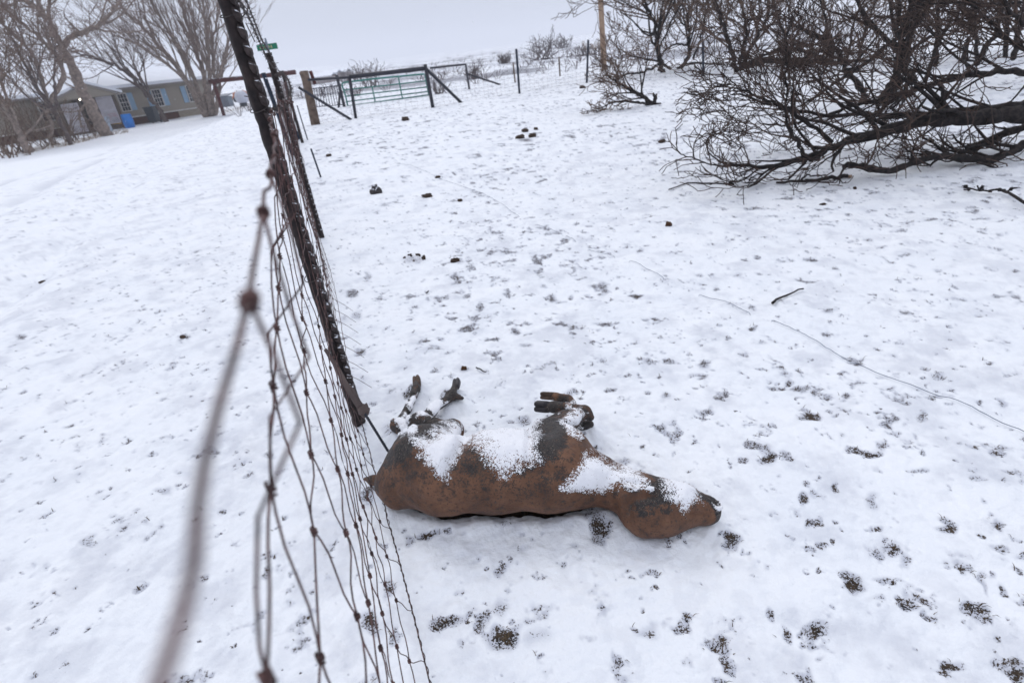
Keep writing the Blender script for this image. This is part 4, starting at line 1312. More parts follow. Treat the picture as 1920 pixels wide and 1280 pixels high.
# red-brown entrance beam
BY = 48
bA, bB = atY(392, 153, BY), atY(554, 135.5, BY)
eb = empty('entrance_beam', (bA + bB) / 2 * [1, 1, 0] + [0, 0, -1.1], 'red-brown pipe beam on posts crossing behind the nearest fence post', 'beam')
pipe(eb, 'beam', bA, bB, .17, M['redpipe'], n=12)
for x, y in ((400, 153), (531, 139)):
    t_ = atY(x, y, BY); g = np.array([t_[0], t_[1], float(base_z(t_[0], t_[1])) - .1]); pipe(eb, 'post', t_, g, .13, M['redpipe'], n=10)

# utility pole
g = gnd(1133, 131); tt = atY(1126, 0, g[1])
up_ = empty('utility_pole', g, 'tall pale wooden utility pole standing left of the burnt trees', 'pole')
dd = (tt - g) / np.linalg.norm(tt - g)
mb = MB(); mb.tube([g - dd * .3, g + dd * 4, g + dd * 8.5], [.125, .115, .10], 12); mb.build('shaft', M['palewood'], up_)
mb = MB(); q = g + dd * 8.0; mb.box(q, (.9, .05, .06)); mb.build('crossarm', M['palewood'], up_)

# green street sign; the lettering in the photo is too blurred to read, only its pale strokes show
sY = 15.0
sg_ = empty('street_sign', atY(530, 215, sY) * [1, 1, 0], 'small green street-name sign on a thin grey pole above the fence posts', 'sign')
sb, st_ = atY(545, 250, sY), atY(497, 72, sY)
sb[2] = float(base_z(sb[0], sb[1])) - .05; sb[0] = atY(511, 110, sY)[0] + .02
mb = MB(); mb.tube([sb, atY(503, 92, sY), st_], .022, 8); mb.build('pole', M['signgrey'], sg_)
cc = atY(501, 88.5, sY); ex = atY(520, 86, sY) - atY(482, 91, sY); W_ = np.linalg.norm(ex); ex /= W_
ez = np.cross(ex, [0, 1, 0]); ez = ez if ez[2] > 0 else -ez; ez /= np.linalg.norm(ez); ey = np.cross(ez, ex)
Rm = np.stack([ex, ey, ez], 1); hh = W_ * .13
mb = MB(); mb.box(cc, (W_ / 2, .004, hh), Rm); mb.build('sign_plate', M['signgreen'], sg_, smooth=False)
front = -ey if ey[1] > 0 else ey
mb = MB(); x = -.36
for k, wd in enumerate((.06, .04, .05, .04, .05, .035, .05, .04)):
    c = cc + ex * W_ * (x + wd / 2) + front * .008
    hgt = hh * (.5 if k % 3 else .42)
    mb.box(c - ex * W_ * wd * .38, (W_ * .009, .003, hgt), Rm)
    if k % 2: mb.box(c + ex * W_ * wd * .30, (W_ * .009, .003, hgt), Rm)
    mb.box(c + ez * hgt * (.75 if k % 2 else -.1), (W_ * wd * .36, .002, hh * .10), Rm)
    x += wd + .033
mb.build('sign_lettering', M['signletter'], sg_, smooth=False)
mb = MB(); mb.box(cc + ez * hh * 1.25, (.03, .02, .03), Rm); mb.build('bracket', M['signgrey'], sg_, smooth=False)

# ================================================================== HOUSE
KH = 1.9
HA = np.array([-14.86, 25.88]) * KH
HB = np.array([-13.12, 28.18]) * KH
HU = (HB - HA) / np.linalg.norm(HB - HA); HN = np.array([HU[1], -HU[0]])      # HN faces the camera
if HN[1] > 0: HN = -HN
HZ = float(base_z(HA[0], HA[1]))
def hp(u, w, z): # u along the facade in "photo" units, w towards the camera in metres, z in photo units
    p = HA + HU * u * KH + HN * w
    return np.array([p[0], p[1], HZ + z * KH])
HN3 = np.array([HN[0], HN[1], 0]); HU3 = np.array([HU[0], HU[1], 0])
house = empty('house', hp(0, 0, 0), 'long tan single-storey house with pale blue shutters and snow on its roof', 'house')
U0, U1, DEP = -10.5, 3.6, 7.5
mb = MB(); mb.quadbox([hp(U0, -DEP, .31), hp(U1, -DEP, .31), hp(U1, 0, .31), hp(U0, 0, .31)], (0, 0, 1), 1.15 * KH)
mb.build('wall', M['siding'], house, smooth=False)
mb = MB(); mb.quadbox([hp(U0, -DEP + .05, -.1), hp(2.0, -DEP + .05, -.1), hp(2.0, -.05, -.1), hp(U0, -.05, -.1)], (0, 0, 1), .41 * KH)
mb.build('skirting', M['brick'], house, smooth=False)
mb = MB(); mb.quadbox([hp(2.0, -DEP + .05, -.1), hp(U1 - .02, -DEP + .05, -.1), hp(U1 - .02, -.05, -.1), hp(2.0, -.05, -.1)], (0, 0, 1), .41 * KH)
mb.build('skirting', M['concrete'], house, smooth=False)['label'] = 'tan skirting'
mb = MB(); mb.quadbox([hp(U0, 0, .29), hp(U1, 0, .29), hp(U1, .05, .29), hp(U0, .05, .29)], (0, 0, 1), .045 * KH); mb.build('base_trim', M['trim'], house, smooth=False)
# roof: gable with ridge along the house
mb = MB()
e0, e1, rg0, rg1, b0_, b1_ = hp(U0 - .1, .45, 1.44), hp(U1 + .1, .45, 1.44), hp(U0 - .1, -DEP / 2, 2.02), hp(U1 + .1, -DEP / 2, 2.02), hp(U0 - .1, -DEP - .45, 1.44), hp(U1 + .1, -DEP - .45, 1.44)
mb.quadbox([e0, e1, rg1, rg0], (0, 0, 1), .22); mb.quadbox([rg0, rg1, b1_, b0_], (0, 0, 1), .22)
mb.build('roof', M['roofsnow'], house, smooth=False)
mb = MB(); mb.quadbox([hp(U0 - .1, .36, 1.38), hp(U1 + .1, .36, 1.38), hp(U1 + .1, .42, 1.38), hp(U0 - .1, .42, 1.38)], (0, 0, 1), .06 * KH)
mb.quadbox([hp(U0 - .08, 0, 1.425), hp(U1 + .08, 0, 1.425), hp(U1 + .08, .36, 1.425), hp(U0 - .08, .36, 1.425)], (0, 0, 1), .03)
mb.build('eave', M['eave'], house, smooth=False)
for uu in (U1,):
    mb = MB(); mb.quadbox([hp(uu, 0, 1.46), hp(uu, -DEP, 1.46), hp(uu, -DEP / 2, 2.0)], HU3, -.05); mb.build('gable', M['siding'], house, smooth=False)


def window(u0, u1, z0, z1, shutters=(1, 1), grid=(3, 4)):
    mb = MB(); t = .035
    for (a, c, e, f) in ((u0 - t, u1 + t, z1, z1 + t), (u0 - t, u1 + t, z0 - t, z0), (u0 - t, u0, z0, z1), (u1, u1 + t, z0, z1)):
        mb.quadbox([hp(a, .003, e), hp(c, .003, e), hp(c, .003, f), hp(a, .003, f)], HN3, .08)
    mb.quadbox([hp(u0, .004, (z0 + z1) / 2 - .012), hp(u1, .004, (z0 + z1) / 2 - .012), hp(u1, .004, (z0 + z1) / 2 + .012), hp(u0, .004, (z0 + z1) / 2 + .012)], HN3, .06)
    for i in range(1, grid[0]):
        uu = u0 + (u1 - u0) * i / grid[0]; mb.quadbox([hp(uu - .006, .004, z0), hp(uu + .006, .004, z0), hp(uu + .006, .004, z1), hp(uu - .006, .004, z1)], HN3, .04)
    for i in range(1, grid[1]):
        zz = z0 + (z1 - z0) * i / grid[1]
        if i * 2 == grid[1]: continue
        mb.quadbox([hp(u0, .005, zz - .006), hp(u1, .005, zz - .006), hp(u1, .005, zz + .006), hp(u0, .005, zz + .006)], HN3, .036)
    w = mb.build('window', M['trim'], house, smooth=False)
    mb = MB(); mb.quadbox([hp(u0, .002, z0), hp(u1, .002, z0), hp(u1, .002, z1), hp(u0, .002, z1)], HN3, .02); mb.build('pane', M['pane'], w, smooth=False)
    for s, on in ((-1, shutters[0]), (1, shutters[1])):
        if not on: continue
        a = u0 - t - .23 if s < 0 else u1 + t + .01
        mb = MB(); mb.quadbox([hp(a, .002, z0 - .02), hp(a + .21, .002, z0 - .02), hp(a + .21, .002, z1 + .02), hp(a, .002, z1 + .02)], HN3, .05); mb.build('shutter', M['shutter'], house, smooth=False)


window(-.22, .10, .58, 1.21, (0, 1)); window(1.17, 1.50, .59, 1.22); window(2.68, 3.0, .60, 1.23); window(-3.05, -2.55, .6, 1.2, (0, 0)); window(-6.6, -6.1, .6, 1.2, (0, 0)); window(-4.9, -4.5, .6, 1.2, (0, 0))
# porch
PW = 1.9
porch = empty('porch', hp(-1.3, 1, 0), 'lattice-sided wooden porch with a snowy gable roof on the front of the tan house', 'porch')
for (u, w) in ((-.80, PW), (-1.50, PW), (-2.05, PW), (-2.75, PW)):
    mb = MB(); mb.box(hp(u, w, .6), (.09, .09, .62 * KH)); mb.build('post', M['porchwood'], porch, smooth=False)


def lattice(u0, u1, z0, z1, w):
    mb = MB(); t = .03
    for (a, c, e, f) in ((u0, u1, z1 - t, z1), (u0, u1, z0, z0 + t), (u0, u0 + t, z0, z1), (u1 - t, u1, z0, z1), (u0, u1, (z0 + z1) / 2 - .01, (z0 + z1) / 2 + .015)):
        mb.quadbox([hp(a, w, e), hp(c, w, e), hp(c, w, f), hp(a, w, f)], HN3, .04)
    W2, H2 = u1 - u0, z1 - z0; st = .075
    for sg in (1, -1):
        k = -H2
        while k < W2:
            a0, a1 = max(0, k), min(W2, k + H2)
            if a1 > a0:
                zA, zB = (a0 - k, a1 - k) if sg > 0 else (H2 - (a0 - k), H2 - (a1 - k))
                pA, pB = hp(u0 + a0, w + .01 + .012 * (sg > 0), z0 + zA), hp(u0 + a1, w + .01 + .012 * (sg > 0), z0 + zB)
                d = pB - pA; d /= np.linalg.norm(d); s = np.cross(d, HN3) * .022
                mb.quadbox([pA - s, pB - s, pB + s, pA + s], HN3, .01)
            k += st
    mb.build('lattice', M['lattice'], porch, smooth=False)


lattice(-1.44, -.86, .22, 1.2, PW); lattice(-2.66, -2.10, .08, 1.1, PW)
mb = MB(); mb.quadbox([hp(-2.8, 0, .02), hp(-.75, 0, .02), hp(-.75, PW, .02), hp(-2.8, PW, .02)], (0, 0, 1), .25); mb.build('deck', M['porchwood'], porch, smooth=False)
mb = MB(); mb.quadbox([hp(-1.9, .01, .3), hp(-1.45, .01, .3), hp(-1.45, .01, 1.2), hp(-1.9, .01, 1.2)], HN3, .05); mb.build('door', M['shade'], porch, smooth=False)
mb = MB(); RU0, RUm, RU1 = -3.0, -1.7, -.47
mb.quadbox([hp(RU0, PW + .35, 1.27), hp(RUm, PW + .35, 1.74), hp(RUm, -2.6, 1.74), hp(RU0, -2.6, 1.27)], (0, 0, 1), .16)
mb.quadbox([hp(RUm, PW + .35, 1.74), hp(RU1, PW + .35, 1.27), hp(RU1, -2.6, 1.27), hp(RUm, -2.6, 1.74)], (0, 0, 1), .16)
mb.build('roof', M['roofsnow'], porch, smooth=False)
mb = MB(); mb.quadbox([hp(RU0 + .1, PW + .2, 1.22), hp(RU1 - .1, PW + .2, 1.22), hp(RUm, PW + .2, 1.68)], HN3, .06); mb.build('gable', M['siding'], porch, smooth=False)
mb = MB()
for a, c in (((RU0, 1.245), (RUm, 1.715)), ((RUm, 1.715), (RU1, 1.245))):
    mb.quadbox([hp(a[0], PW + .36, a[1] - .05), hp(c[0], PW + .36, c[1] - .05), hp(c[0], PW + .36, c[1] + .005), hp(a[0], PW + .36, a[1] + .005)], HN3, .04)
mb.build('fascia', M['eave'], porch, smooth=False)
# lit lamp by the porch
lp = atY(149, 186, hp(-1.5, PW, 1)[1] - .2)
lo_ = empty('porch_lamp', lp, 'small lit lamp glowing under the porch eave behind the leaning trunk', 'lamp')
mb = MB(); mb.lump(lp, (.09, .09, .09), 1, 10, 1, 0); mb.build('bulb', M['lamp'], lo_)
mb = MB(); mb.box(lp + [0, .12, .02], (.05, .05, .12)); mb.build('bracket', M['shade'], lo_)


# things standing by the house
def place(px, py): 
    return gnd(px, py)
def lathe(mb, c, prof, n=16):
    V = []; Fc = []
    for (r, z) in prof:
        for j in range(n): V.append(np.array(c) + [r * math.cos(2 * math.pi * j / n), r * math.sin(2 * math.pi * j / n), z])
    for i in range(len(prof) - 1):
        for j in range(n): Fc.append((i * n + j, i * n + (j + 1) % n, (i + 1) * n + (j + 1) % n, (i + 1) * n + j))
    Fc.append(tuple(range(n))[::-1]); Fc.append(tuple((len(prof) - 1) * n + j for j in range(n)))
    mb.add(V, Fc)
c = gnd(245, 240); br = empty('barrel', c, 'bright blue plastic barrel standing in front of the tan house', 'barrel')
mb = MB(); lathe(mb, c, [(.30, 0), (.34, .05), (.36, .3), (.37, .5), (.36, .7), (.34, .95), (.30, .98)]); mb.build('drum', M['barrel'], br)
mb = MB(); 
for z in (.32, .66): lathe(mb, c, [(.36, z - .02), (.385, z), (.36, z + .02)])
mb.build('rib', M['barrel'], br)
c = gnd(292, 231); bn = empty('wheeled_bin', c, 'dark wheeled bin beside the house skirting right of the blue barrel', 'bin')
V = [(-.3, -.3, .08), (.3, -.3, .08), (.3, .3, .08), (-.3, .3, .08), (-.36, -.36, 1.15), (.36, -.36, 1.15), (.36, .36, 1.15), (-.36, .36, 1.15)]
mb = MB(); mb.add(np.array(V) + c, [(3, 2, 1, 0), (4, 5, 6, 7), (0, 1, 5, 4), (1, 2, 6, 5), (2, 3, 7, 6), (3, 0, 4, 7)]); mb.build('body', M['bin'], bn, smooth=False)
mb = MB(); mb.box(c + [0, 0, 1.19], (.39, .39, .035)); mb.build('lid', M['bin'], bn, smooth=False)
for s in (-1, 1):
    mb = MB(); mb.tube([c + [s * .3, .3, .1], c + [s * .38, .3, .1]], .1, 12); mb.build('wheel', M['bin'], bn)
c = gnd(222, 240); ty = empty('toy_car', c, 'red and yellow ride-on toy piled left of the blue barrel', 'toy')
mb = MB(); mb.lump(c + [0, 0, .95], (.42, .3, .16), 2, 10, 1, .2); mb.tube([c + [-.3, 0, .5], c + [-.25, 0, .95]], .05, 6); mb.tube([c + [.3, 0, .5], c + [.25, 0, .95]], .05, 6); mb.build('roof', M['red'], ty)
mb = MB(); mb.lump(c + [.1, -.05, .55], (.35, .3, .2), 5, 10, 1, .2); mb.build('seat', M['bin'], ty)
mb = MB(); mb.lump(c + [0, 0, .25], (.45, .3, .16), 7, 10, 1, .2); mb.build('body', M['yellow'], ty)
for s in (-1, 1):
    mb = MB(); mb.tube([c + [s * .35, -.25, .12], c + [s * .35, -.33, .12]], .12, 12); mb.build('wheel', M['rust'], ty)
c = gnd(203, 248); sx = empty('utility_box', c, 'pale grey-blue box leaning at the foot of the big leaning trunk', 'box')
mb = MB(); mb.box(c + [0, 0, .5], (.27, .18, .45)); mb.build('cabinet', M['greybox'], sx, smooth=False)
mb = MB(); mb.box(c + [0, 0, .975], (.29, .2, .025)); mb.build('lid', M['greybox'], sx, smooth=False)
for s in (-1, 1):
    mb = MB(); mb.tube([c + [s * .2, 0, -.1], c + [s * .2, 0, .06]], .03, 6); mb.build('leg', M['signgrey'], sx)
c = gnd(425, 200); sh = empty('shed', c, 'small grey metal shed beyond the fan-shaped tree', 'shed')
mb = MB(); mb.box(c + [0, 0, .45], (.6, .6, .5)); mb.build('wall', M['greyshed'], sh, smooth=False)
mb = MB(); mb.quadbox([c + [-.7, -.7, .96], c + [.7, -.7, .96], c + [.7, .7, 1.12], c + [-.7, .7, 1.12]], (0, 0, 1), .08); mb.build('roof', M['greyshed'], sh, smooth=False)
c = gnd(458, 200); tk = empty('tank', c, 'round white tank on a dark stand right of the grey shed', 'tank')
mb = MB(); mb.lump(c + [0, 0, .85], (.62, .62, .62), 1, 16, 1, 0.0); mb.build('vessel', M['tank'], tk)
mb = MB(); mb.tube([c + [0, 0, -.1], c + [0, 0, .4]], .35, 12); mb.build('stand', M['bin'], tk)
c = gnd(455, 190); rt = empty('rusty_machine', c, 'orange-brown rusty machine behind the white tank', 'machine')
mb = MB(); mb.lump(c + [0, 0, .6], (1.1, .8, .6), 3, 12, 1, .3); mb.build('hull', M['rust'], rt)
mb = MB(); mb.tube([c + [-.5, -.6, .25], c + [-.5, -.75, .25]], .3, 12); mb.build('wheel', M['bin'], rt)

# ================================================================== TREES
def branch(mbs, p, d, ln, r, lvl, rg, o):
    "recursive limb; mbs = (limbs, twigs)"
    n = max(3, int(o.get('seg', 5)))
    P = [np.array(p, float)]; d = np.array(d, float); d /= np.linalg.norm(d)
    st = ln / n
    for i in range(n):
        d = d + rg.normal(0, o.get('wig', .16), 3) + np.array([0, 0, o.get('trop', .04)])
        d /= np.linalg.norm(d)
        q = P[-1] + d * st
        fl = o.get('floor')
        if fl is not None:
            lim = fl + r
            if q[2] < lim: q[2] = lim; d[2] = abs(d[2]) * .3
        P.append(q)
    rmin = o['rmin']
    R = np.linspace(r, max(r * .45, rmin), n + 1)
    mb = mbs[0] if r > o['rtwig'] else mbs[1]
    mb.tube(P, R, 7 if r > o['rtwig'] * 2.5 else 5 if r > o['rtwig'] else 3, r > .02)
    if lvl <= 0: return
    nc = o['nch'][min(lvl, len(o['nch']) - 1)]
    nc = max(1, int(round(nc * rg.uniform(.7, 1.3))))
    for k in range(nc):
        t = rg.uniform(.2, 1) if k else 1.0
        x = t * n; i = min(int(x), n - 1)
        q = P[i] + (P[i + 1] - P[i]) * (x - i)
        dd = P[i + 1] - P[i]; dd /= np.linalg.norm(dd)
        s = rg.normal(0, 1, 3); s -= dd * (s @ dd); s /= np.linalg.norm(s) + 1e-9
        a = rg.uniform(o['ang'][0], o['ang'][1])
        nd = dd * math.cos(a) + s * math.sin(a)
        branch(mbs, q, nd, ln * rg.uniform(o['lr'][0], o['lr'][1]) * (1.15 - .4 * t), max(r * (1 - .5 * t) * .62, rmin), lvl - 1, rg, o)


def limb(mbs, pts, r0, r1, rg, o, nb, lvl, bl, spread=1.0, t0=.25):
    "a measured limb, resampled with a slight waver, carrying random branches"
    P = np.array(pts, float)
    seg = np.linalg.norm(np.diff(P, axis=0), axis=1); cum = np.concatenate([[0], np.cumsum(seg)])
    n = max(6, int(len(P) * 4)); T = np.linspace(0, cum[-1], n)
    C = np.stack([np.interp(T, cum, P[:, i]) for i in range(3)], 1)
    for _ in range(2): C[1:-1] = (C[:-2] + C[1:-1] * 2 + C[2:]) / 4
    C[1:-1] += rg.normal(0, min(r0, bl * .04) * .35, C[1:-1].shape)
    R = np.interp(T, [0, cum[-1]], [r0, r1]) * (1 + .1 * rg.normal(0, 1, n))
    mbs[0].tube(C, R, 9)
    for k in range(nb):
        t = t0 + (1 - t0) * (k + rg.random()) / nb
        x = t * (n - 1); i = min(int(x), n - 2)
        q = C[i] + (C[i + 1] - C[i]) * (x - i)
        dd = C[i + 1] - C[i]; dd /= np.linalg.norm(dd)
        s = rg.normal(0, 1, 3); s -= dd * (s @ dd); s /= np.linalg.norm(s)
        s = s * np.array([1, .8, 1]) + np.array([0, 0, o.get('upb', .35)])
        a = rg.uniform(o['ang'][0], o['ang'][1])
        nd = dd * math.cos(a) + s * math.sin(a) * spread
        branch(mbs, q, nd, bl * rg.uniform(.6, 1.2) * (1.1 - .45 * t), max(R[i] * .5, o['rmin'] * 1.5) if R[i] < o['rtwig'] * 4 else R[i] * .4, lvl, rg, o)


def tree(name, base, limbs, label, cat, o, seed, mats, group=None, pnames=('trunk', 'crown')):
    rg = np.random.default_rng(seed)
    t = empty(name, base, label, cat, group)
    A, B = MB(), MB()
    for (pts, r0, r1, nb, lvl, bl) in limbs:
        limb((A, B), pts, r0, r1, rg, o, nb, lvl, bl)
    A.build(pnames[0], mats[0], t)
    if B.n: B.build(pnames[1], mats[1], t)
    return t


def W(Y, pts, dY=0.0):
    "photo pixels at distance Y (drifting by dY along the limb)"
    n = len(pts); return [atY(px, py, Y + dY * i / max(n - 1, 1)) for i, (px, py) in enumerate(pts)]


OT = dict(rmin=.011, rtwig=.04, nch=[0, 3, 3, 3, 3], ang=(.35, .95), lr=(.5, .75), wig=.13, trop=.05, seg=5, upb=.35)
gr = 'bare trees in front of the house'
g = gnd(200, 254); Y = g[1]
tree('bare_tree', g, [
    (W(Y, [(204, 258), (190, 238), (172, 200), (158, 178), (148, 155), (138, 130), (126, 108), (112, 85)]), .40, .24, 3, 2, 2.6),
    (W(Y, [(112, 85), (100, 62), (92, 40), (75, 20), (50, 0), (20, -25), (-10, -55)], 2), .22, .08, 15, 4, 4.0),
    (W(Y, [(118, 100), (124, 75), (150, 62), (180, 52), (200, 32), (222, 8), (240, -20)], -1), .17, .06, 14, 3, 3.2),
    (W(Y, [(95, 45), (90, 15), (98, -20), (110, -60)], 1), .12, .05, 8, 3, 3.2),
    (W(Y, [(165, 190), (155, 200), (148, 212), (152, 240)], -.5), .1, .05, 5, 2, 1.5),
], 'tall grey bare tree with a curved thick trunk leaning left in front of the porch', 'tree', OT, 11, (M['bark'], M['twig']), gr)
g = gnd(52, 287); Y = g[1]
tree('bare_tree', g, [
    (W(Y, [(56, 290), (44, 265), (30, 235), (14, 205), (-6, 180)]), .19, .1, 10, 3, 2.6),
    (W(Y, [(40, 255), (24, 215), (10, 180), (-5, 120)], -1), .08, .05, 9, 3, 2.4),
], 'bare trunk leaning left at the lower left corner of the tree row', 'tree', OT, 12, (M['bark'], M['brush']), gr)
g = gnd(132, 272); Y = g[1]
tree('bare_tree', g, [
    (W(Y, [(134, 272), (118, 240), (98, 205), (72, 170), (50, 130), (35, 95), (20, 70)]), .13, .05, 16, 3, 2.6),
    (W(Y, [(98, 205), (60, 188), (30, 160), (0, 130), (-20, 105)], 1), .07, .03, 12, 3, 2.2),
    (W(Y, [(105, 215), (104, 180), (100, 140), (106, 100), (96, 70)], -1), .08, .03, 12, 3, 1.8),
], 'dark slender bare tree with crooked twigs left of the tall grey tree', 'tree', OT, 13, (M['darkbark'], M['twig']), gr)
g = gnd(98, 275); Y = g[1] + 1
tree('bare_tree', g, [
    (W(Y, [(100, 276), (95, 240), (90, 190), (70, 120), (48, 80), (20, 60), (-10, 30)]), .12, .07, 14, 3, 3.0),
    (W(Y, [(92, 200), (120, 150), (116, 110), (90, 85), (60, 60), (0, 10)], 2), .14, .08, 16, 3, 3.0),
], 'pale crooked bare tree crossing behind the dark slender one', 'tree', OT, 14, (M['bark'], M['brush']), gr)
g = gnd(312, 229); Y = g[1]
OT2 = dict(OT, ang=(.3, .7), trop=.03)
tree('bare_tree', g, [
    (W(Y, [(314, 230), (300, 208), (282, 185), (265, 165), (245, 142), (220, 125), (190, 112), (160, 104), (135, 98)]), .17, .05, 24, 3, 3.2),
    (W(Y, [(290, 195), (272, 160), (255, 135), (240, 118), (215, 95), (190, 75)], -1), .09, .035, 16, 3, 2.8),
    (W(Y, [(262, 150), (264, 130), (270, 115), (262, 100)], .5), .06, .03, 10, 3, 1.6),
], 'thin bare tree leaning far left across the front wall of the house', 'tree', OT2, 15, (M['darkbark'], M['twig']), gr)
g = gnd(392, 219); Y = g[1]
OF = dict(OT, ang=(.12, .5), trop=.06, wig=.09, nch=[0, 2, 2, 3], lr=(.6, .85), upb=.3)
fan = [[(388, 220), (372, 195), (355, 160), (330, 125), (300, 90), (275, 60), (245, 30), (215, 5)], [(392, 219), (378, 185), (362, 140), (340, 95), (310, 50), (290, 15), (275, -15)],
       [(394, 218), (388, 180), (380, 130), (362, 80), (345, 35), (335, -10)], [(396, 217), (392, 180), (394, 130), (388, 80), (384, 35), (378, -15)],
       [(399, 216), (400, 180), (402, 135), (398, 90), (404, 50), (412, 10), (410, -20)], [(404, 215), (412, 170), (412, 135), (424, 105), (430, 70), (434, 45)],
       [(402, 216), (408, 180), (416, 140), (420, 115)], [(386, 221), (370, 180), (345, 148), (310, 118), (272, 92), (222, 68)]]
lm = []
for i, f_ in enumerate(fan):
    lm.append((W(Y, f_, (-1) ** i * (1 + .4 * i)), .24 - .018 * i, .06, 20, 3, 3.4 if i != 6 else 1.6))
tree('bare_tree', g, lm, 'fan-shaped many-stemmed bare tree at the right end of the house', 'tree', OF, 16, (M['bark'], M['twig']), gr)

# brown brush along the foot of the trees
OB = dict(rmin=.010, rtwig=.03, nch=[0, 2, 3], ang=(.2, .8), lr=(.5, .8), wig=.2, trop=.05, seg=4, upb=.5)
brush_lab = ['brown brush clump at the left edge below the leaning trunk', 'second brown brush clump from the left edge', 'brown brush clump around the foot of the pale trunk', 'thick brown brush clump under the dark slender tree',
             'brown brush clump before the left lattice', 'sparse brown brush in front of the porch', 'high tangled brush caught in the crown beside the porch roof', 'dark brush clump low at the left edge of the snow']
for i, (bx, by, n_, hh_) in enumerate([(5, 285, 15, 1.6), (30, 288, 14, 1.7), (60, 284, 14, 1.8), (100, 272, 15, 2.2), (135, 265, 11, 1.5), (180, 255, 6, .8), (82, 262, 14, 2.6), (15, 296, 10, .8)]):
    g = gnd(bx, by); rg = np.random.default_rng(60 + i)
    t = empty('brush', g, brush_lab[i], 'bush', 'brown brush by the house')
    A, B = MB(), MB()
    for k in range(n_):
        q = g + np.array([rg.normal(0, .5), rg.normal(0, .5), -.05])
        A.tube([g + [0, 0, -.06], (g + q) / 2 + [0, 0, -.04], q + [0, 0, .03]], .03, 5)
        branch((A, B), q, (rg.normal(-.1, .35), rg.normal(0, .35), 1), hh_ * rg.uniform(.6, 1.1), .032, 2, rg, OB)
    A.build('stems', M['brush'], t)
    B.build('twigs', M['brush'], t)

# tan grass strip on the verge by the house
mb = MB(); rg = np.random.default_rng(8)
for k in range(2600):
    px = rg.uniform(30, 470); e_ = np.interp(px, [0, 50, 130, 200, 310, 400, 470], [296, 290, 276, 256, 243, 219, 204])
    if px > 240 and px < 385: continue
    g = gnd(px, e_ - abs(rg.normal(0, 4)) - 2)
    a = rg.uniform(0, 6.28); ln = rg.uniform(.06, .22); w_ = .012
    mb.add([g + [-w_ * math.cos(a), -w_ * math.sin(a), -.02], g + [w_ * math.cos(a), w_ * math.sin(a), -.02], g + [rg.normal(0, .06), rg.normal(0, .06), ln]], [(0, 1, 2)])
tag(mb.build('verge_grass', M['drygrass'], smooth=False), 'tan dry grass sticking out of the snow along the foot of the trees', 'grass', kind='stuff')

# ---- burnt bushes on the right
OC = dict(rmin=.0036, rtwig=.011, nch=[0, 2, 3, 2, 2], ang=(.3, .95), lr=(.55, .85), wig=.15, trop=.02, seg=6, upb=.2, floor=.02)
Yb = 4.75
L1 = [(2050, 190), (1920, 214), (1860, 218), (1800, 221), (1740, 228), (1690, 238), (1650, 246), (1600, 262), (1560, 276), (1520, 291), (1490, 302), (1455, 311), (1415, 313), (1385, 309), (1360, 312)]
L2 = [(2050, 205), (1960, 250), (1920, 270), (1880, 292), (1850, 302), (1800, 296), (1770, 292), (1730, 300), (1700, 308), (1672, 321), (1655, 322), (1625, 311), (1600, 309), (1582, 314)]
L3 = [(2050, 200), (1920, 238), (1865, 256), (1820, 282), (1780, 298), (1720, 305)]
L4 = [(2050, 150), (1920, 195), (1850, 205), (1780, 210), (1700, 218), (1640, 214), (1580, 219), (1520, 214), (1470, 200), (1420, 188), (1370, 178)]
L5 = [(2050, 110), (1920, 135), (1850, 138), (1800, 146), (1750, 158), (1700, 170), (1640, 188), (1600, 196), (1540, 222), (1480, 236), (1430, 232)]
L6 = [(1990, 300), (1905, 318), (1870, 316), (1830, 303)]
L7 = [(1575, 292), (1600, 300), (1640, 314)]
L8 = [(1535, 298), (1512, 297), (1503, 286), (1492, 262), (1480, 245), (1474, 215), (1474, 150), (1475, 60), (1482, 50)]
L9 = [(1560, 268), (1530, 240), (1490, 215), (1450, 195), (1400, 170), (1350, 160)]
L10 = [(1365, 313), (1330, 308), (1300, 296), (1275, 290), (1266, 272), (1268, 266)]
L11 = [(1362, 312), (1348, 300), (1330, 290), (1322, 262), (1340, 250), (1380, 245), (1430, 250)]
L12 = [(1300, 294), (1300, 270), (1320, 252), (1345, 247)]
base = np.array([6.3, 4.9, 0.0])
limbs = [
    (W(Yb, L1, .1), .082, .012, 27, 3, .72), (W(Yb - .1, L2, -.05), .042, .02, 16, 2, .42), (W(Yb + .25, L3, 0), .045, .02, 10, 2, .5),
    (W(Yb + .6, L4, .3),   .036, .008, 20, 3, .8), (W(Yb + .9, L5, .4), .036, .008, 25, 3, .85), (W(Yb - .25, L6), .02, .008, 4, 1, .25),
    (W(Yb, L8, .05), .022, .006, 18, 2, .45), (W(Yb + .3, L9, .3), .02, .006, 20, 3, .6),
    (W(Yb - .05, L10), .007, .0035, 8, 1, .22), (W(Yb, L11), .006, .003, 10, 1, .22), (W(Yb, L12), .005, .003, 6, 1, .16),
    (W(Yb + .5, [(2050, 60), (1920, 100), (1880, 60), (1830, 20), (1800, -20)]), .026, .01, 15, 3, .8),
    (W(Yb + .2, [(2050, 90), (1960, 80), (1900, 30), (1880, -20)]), .026, .01, 11, 3, .7),
    (W(Yb + .8, [(1990, 0), (1900, 8), (1800, 6), (1730, 8)]), .012, .006, 16, 2, .6),
]
tree('burnt_bush', base, limbs, 'large fallen burnt bush with thick black limbs lying over the snow at right', 'bush', OC, 21, (M['char'], M['chartwig']), 'burnt bushes', ('limbs', 'twigs'))
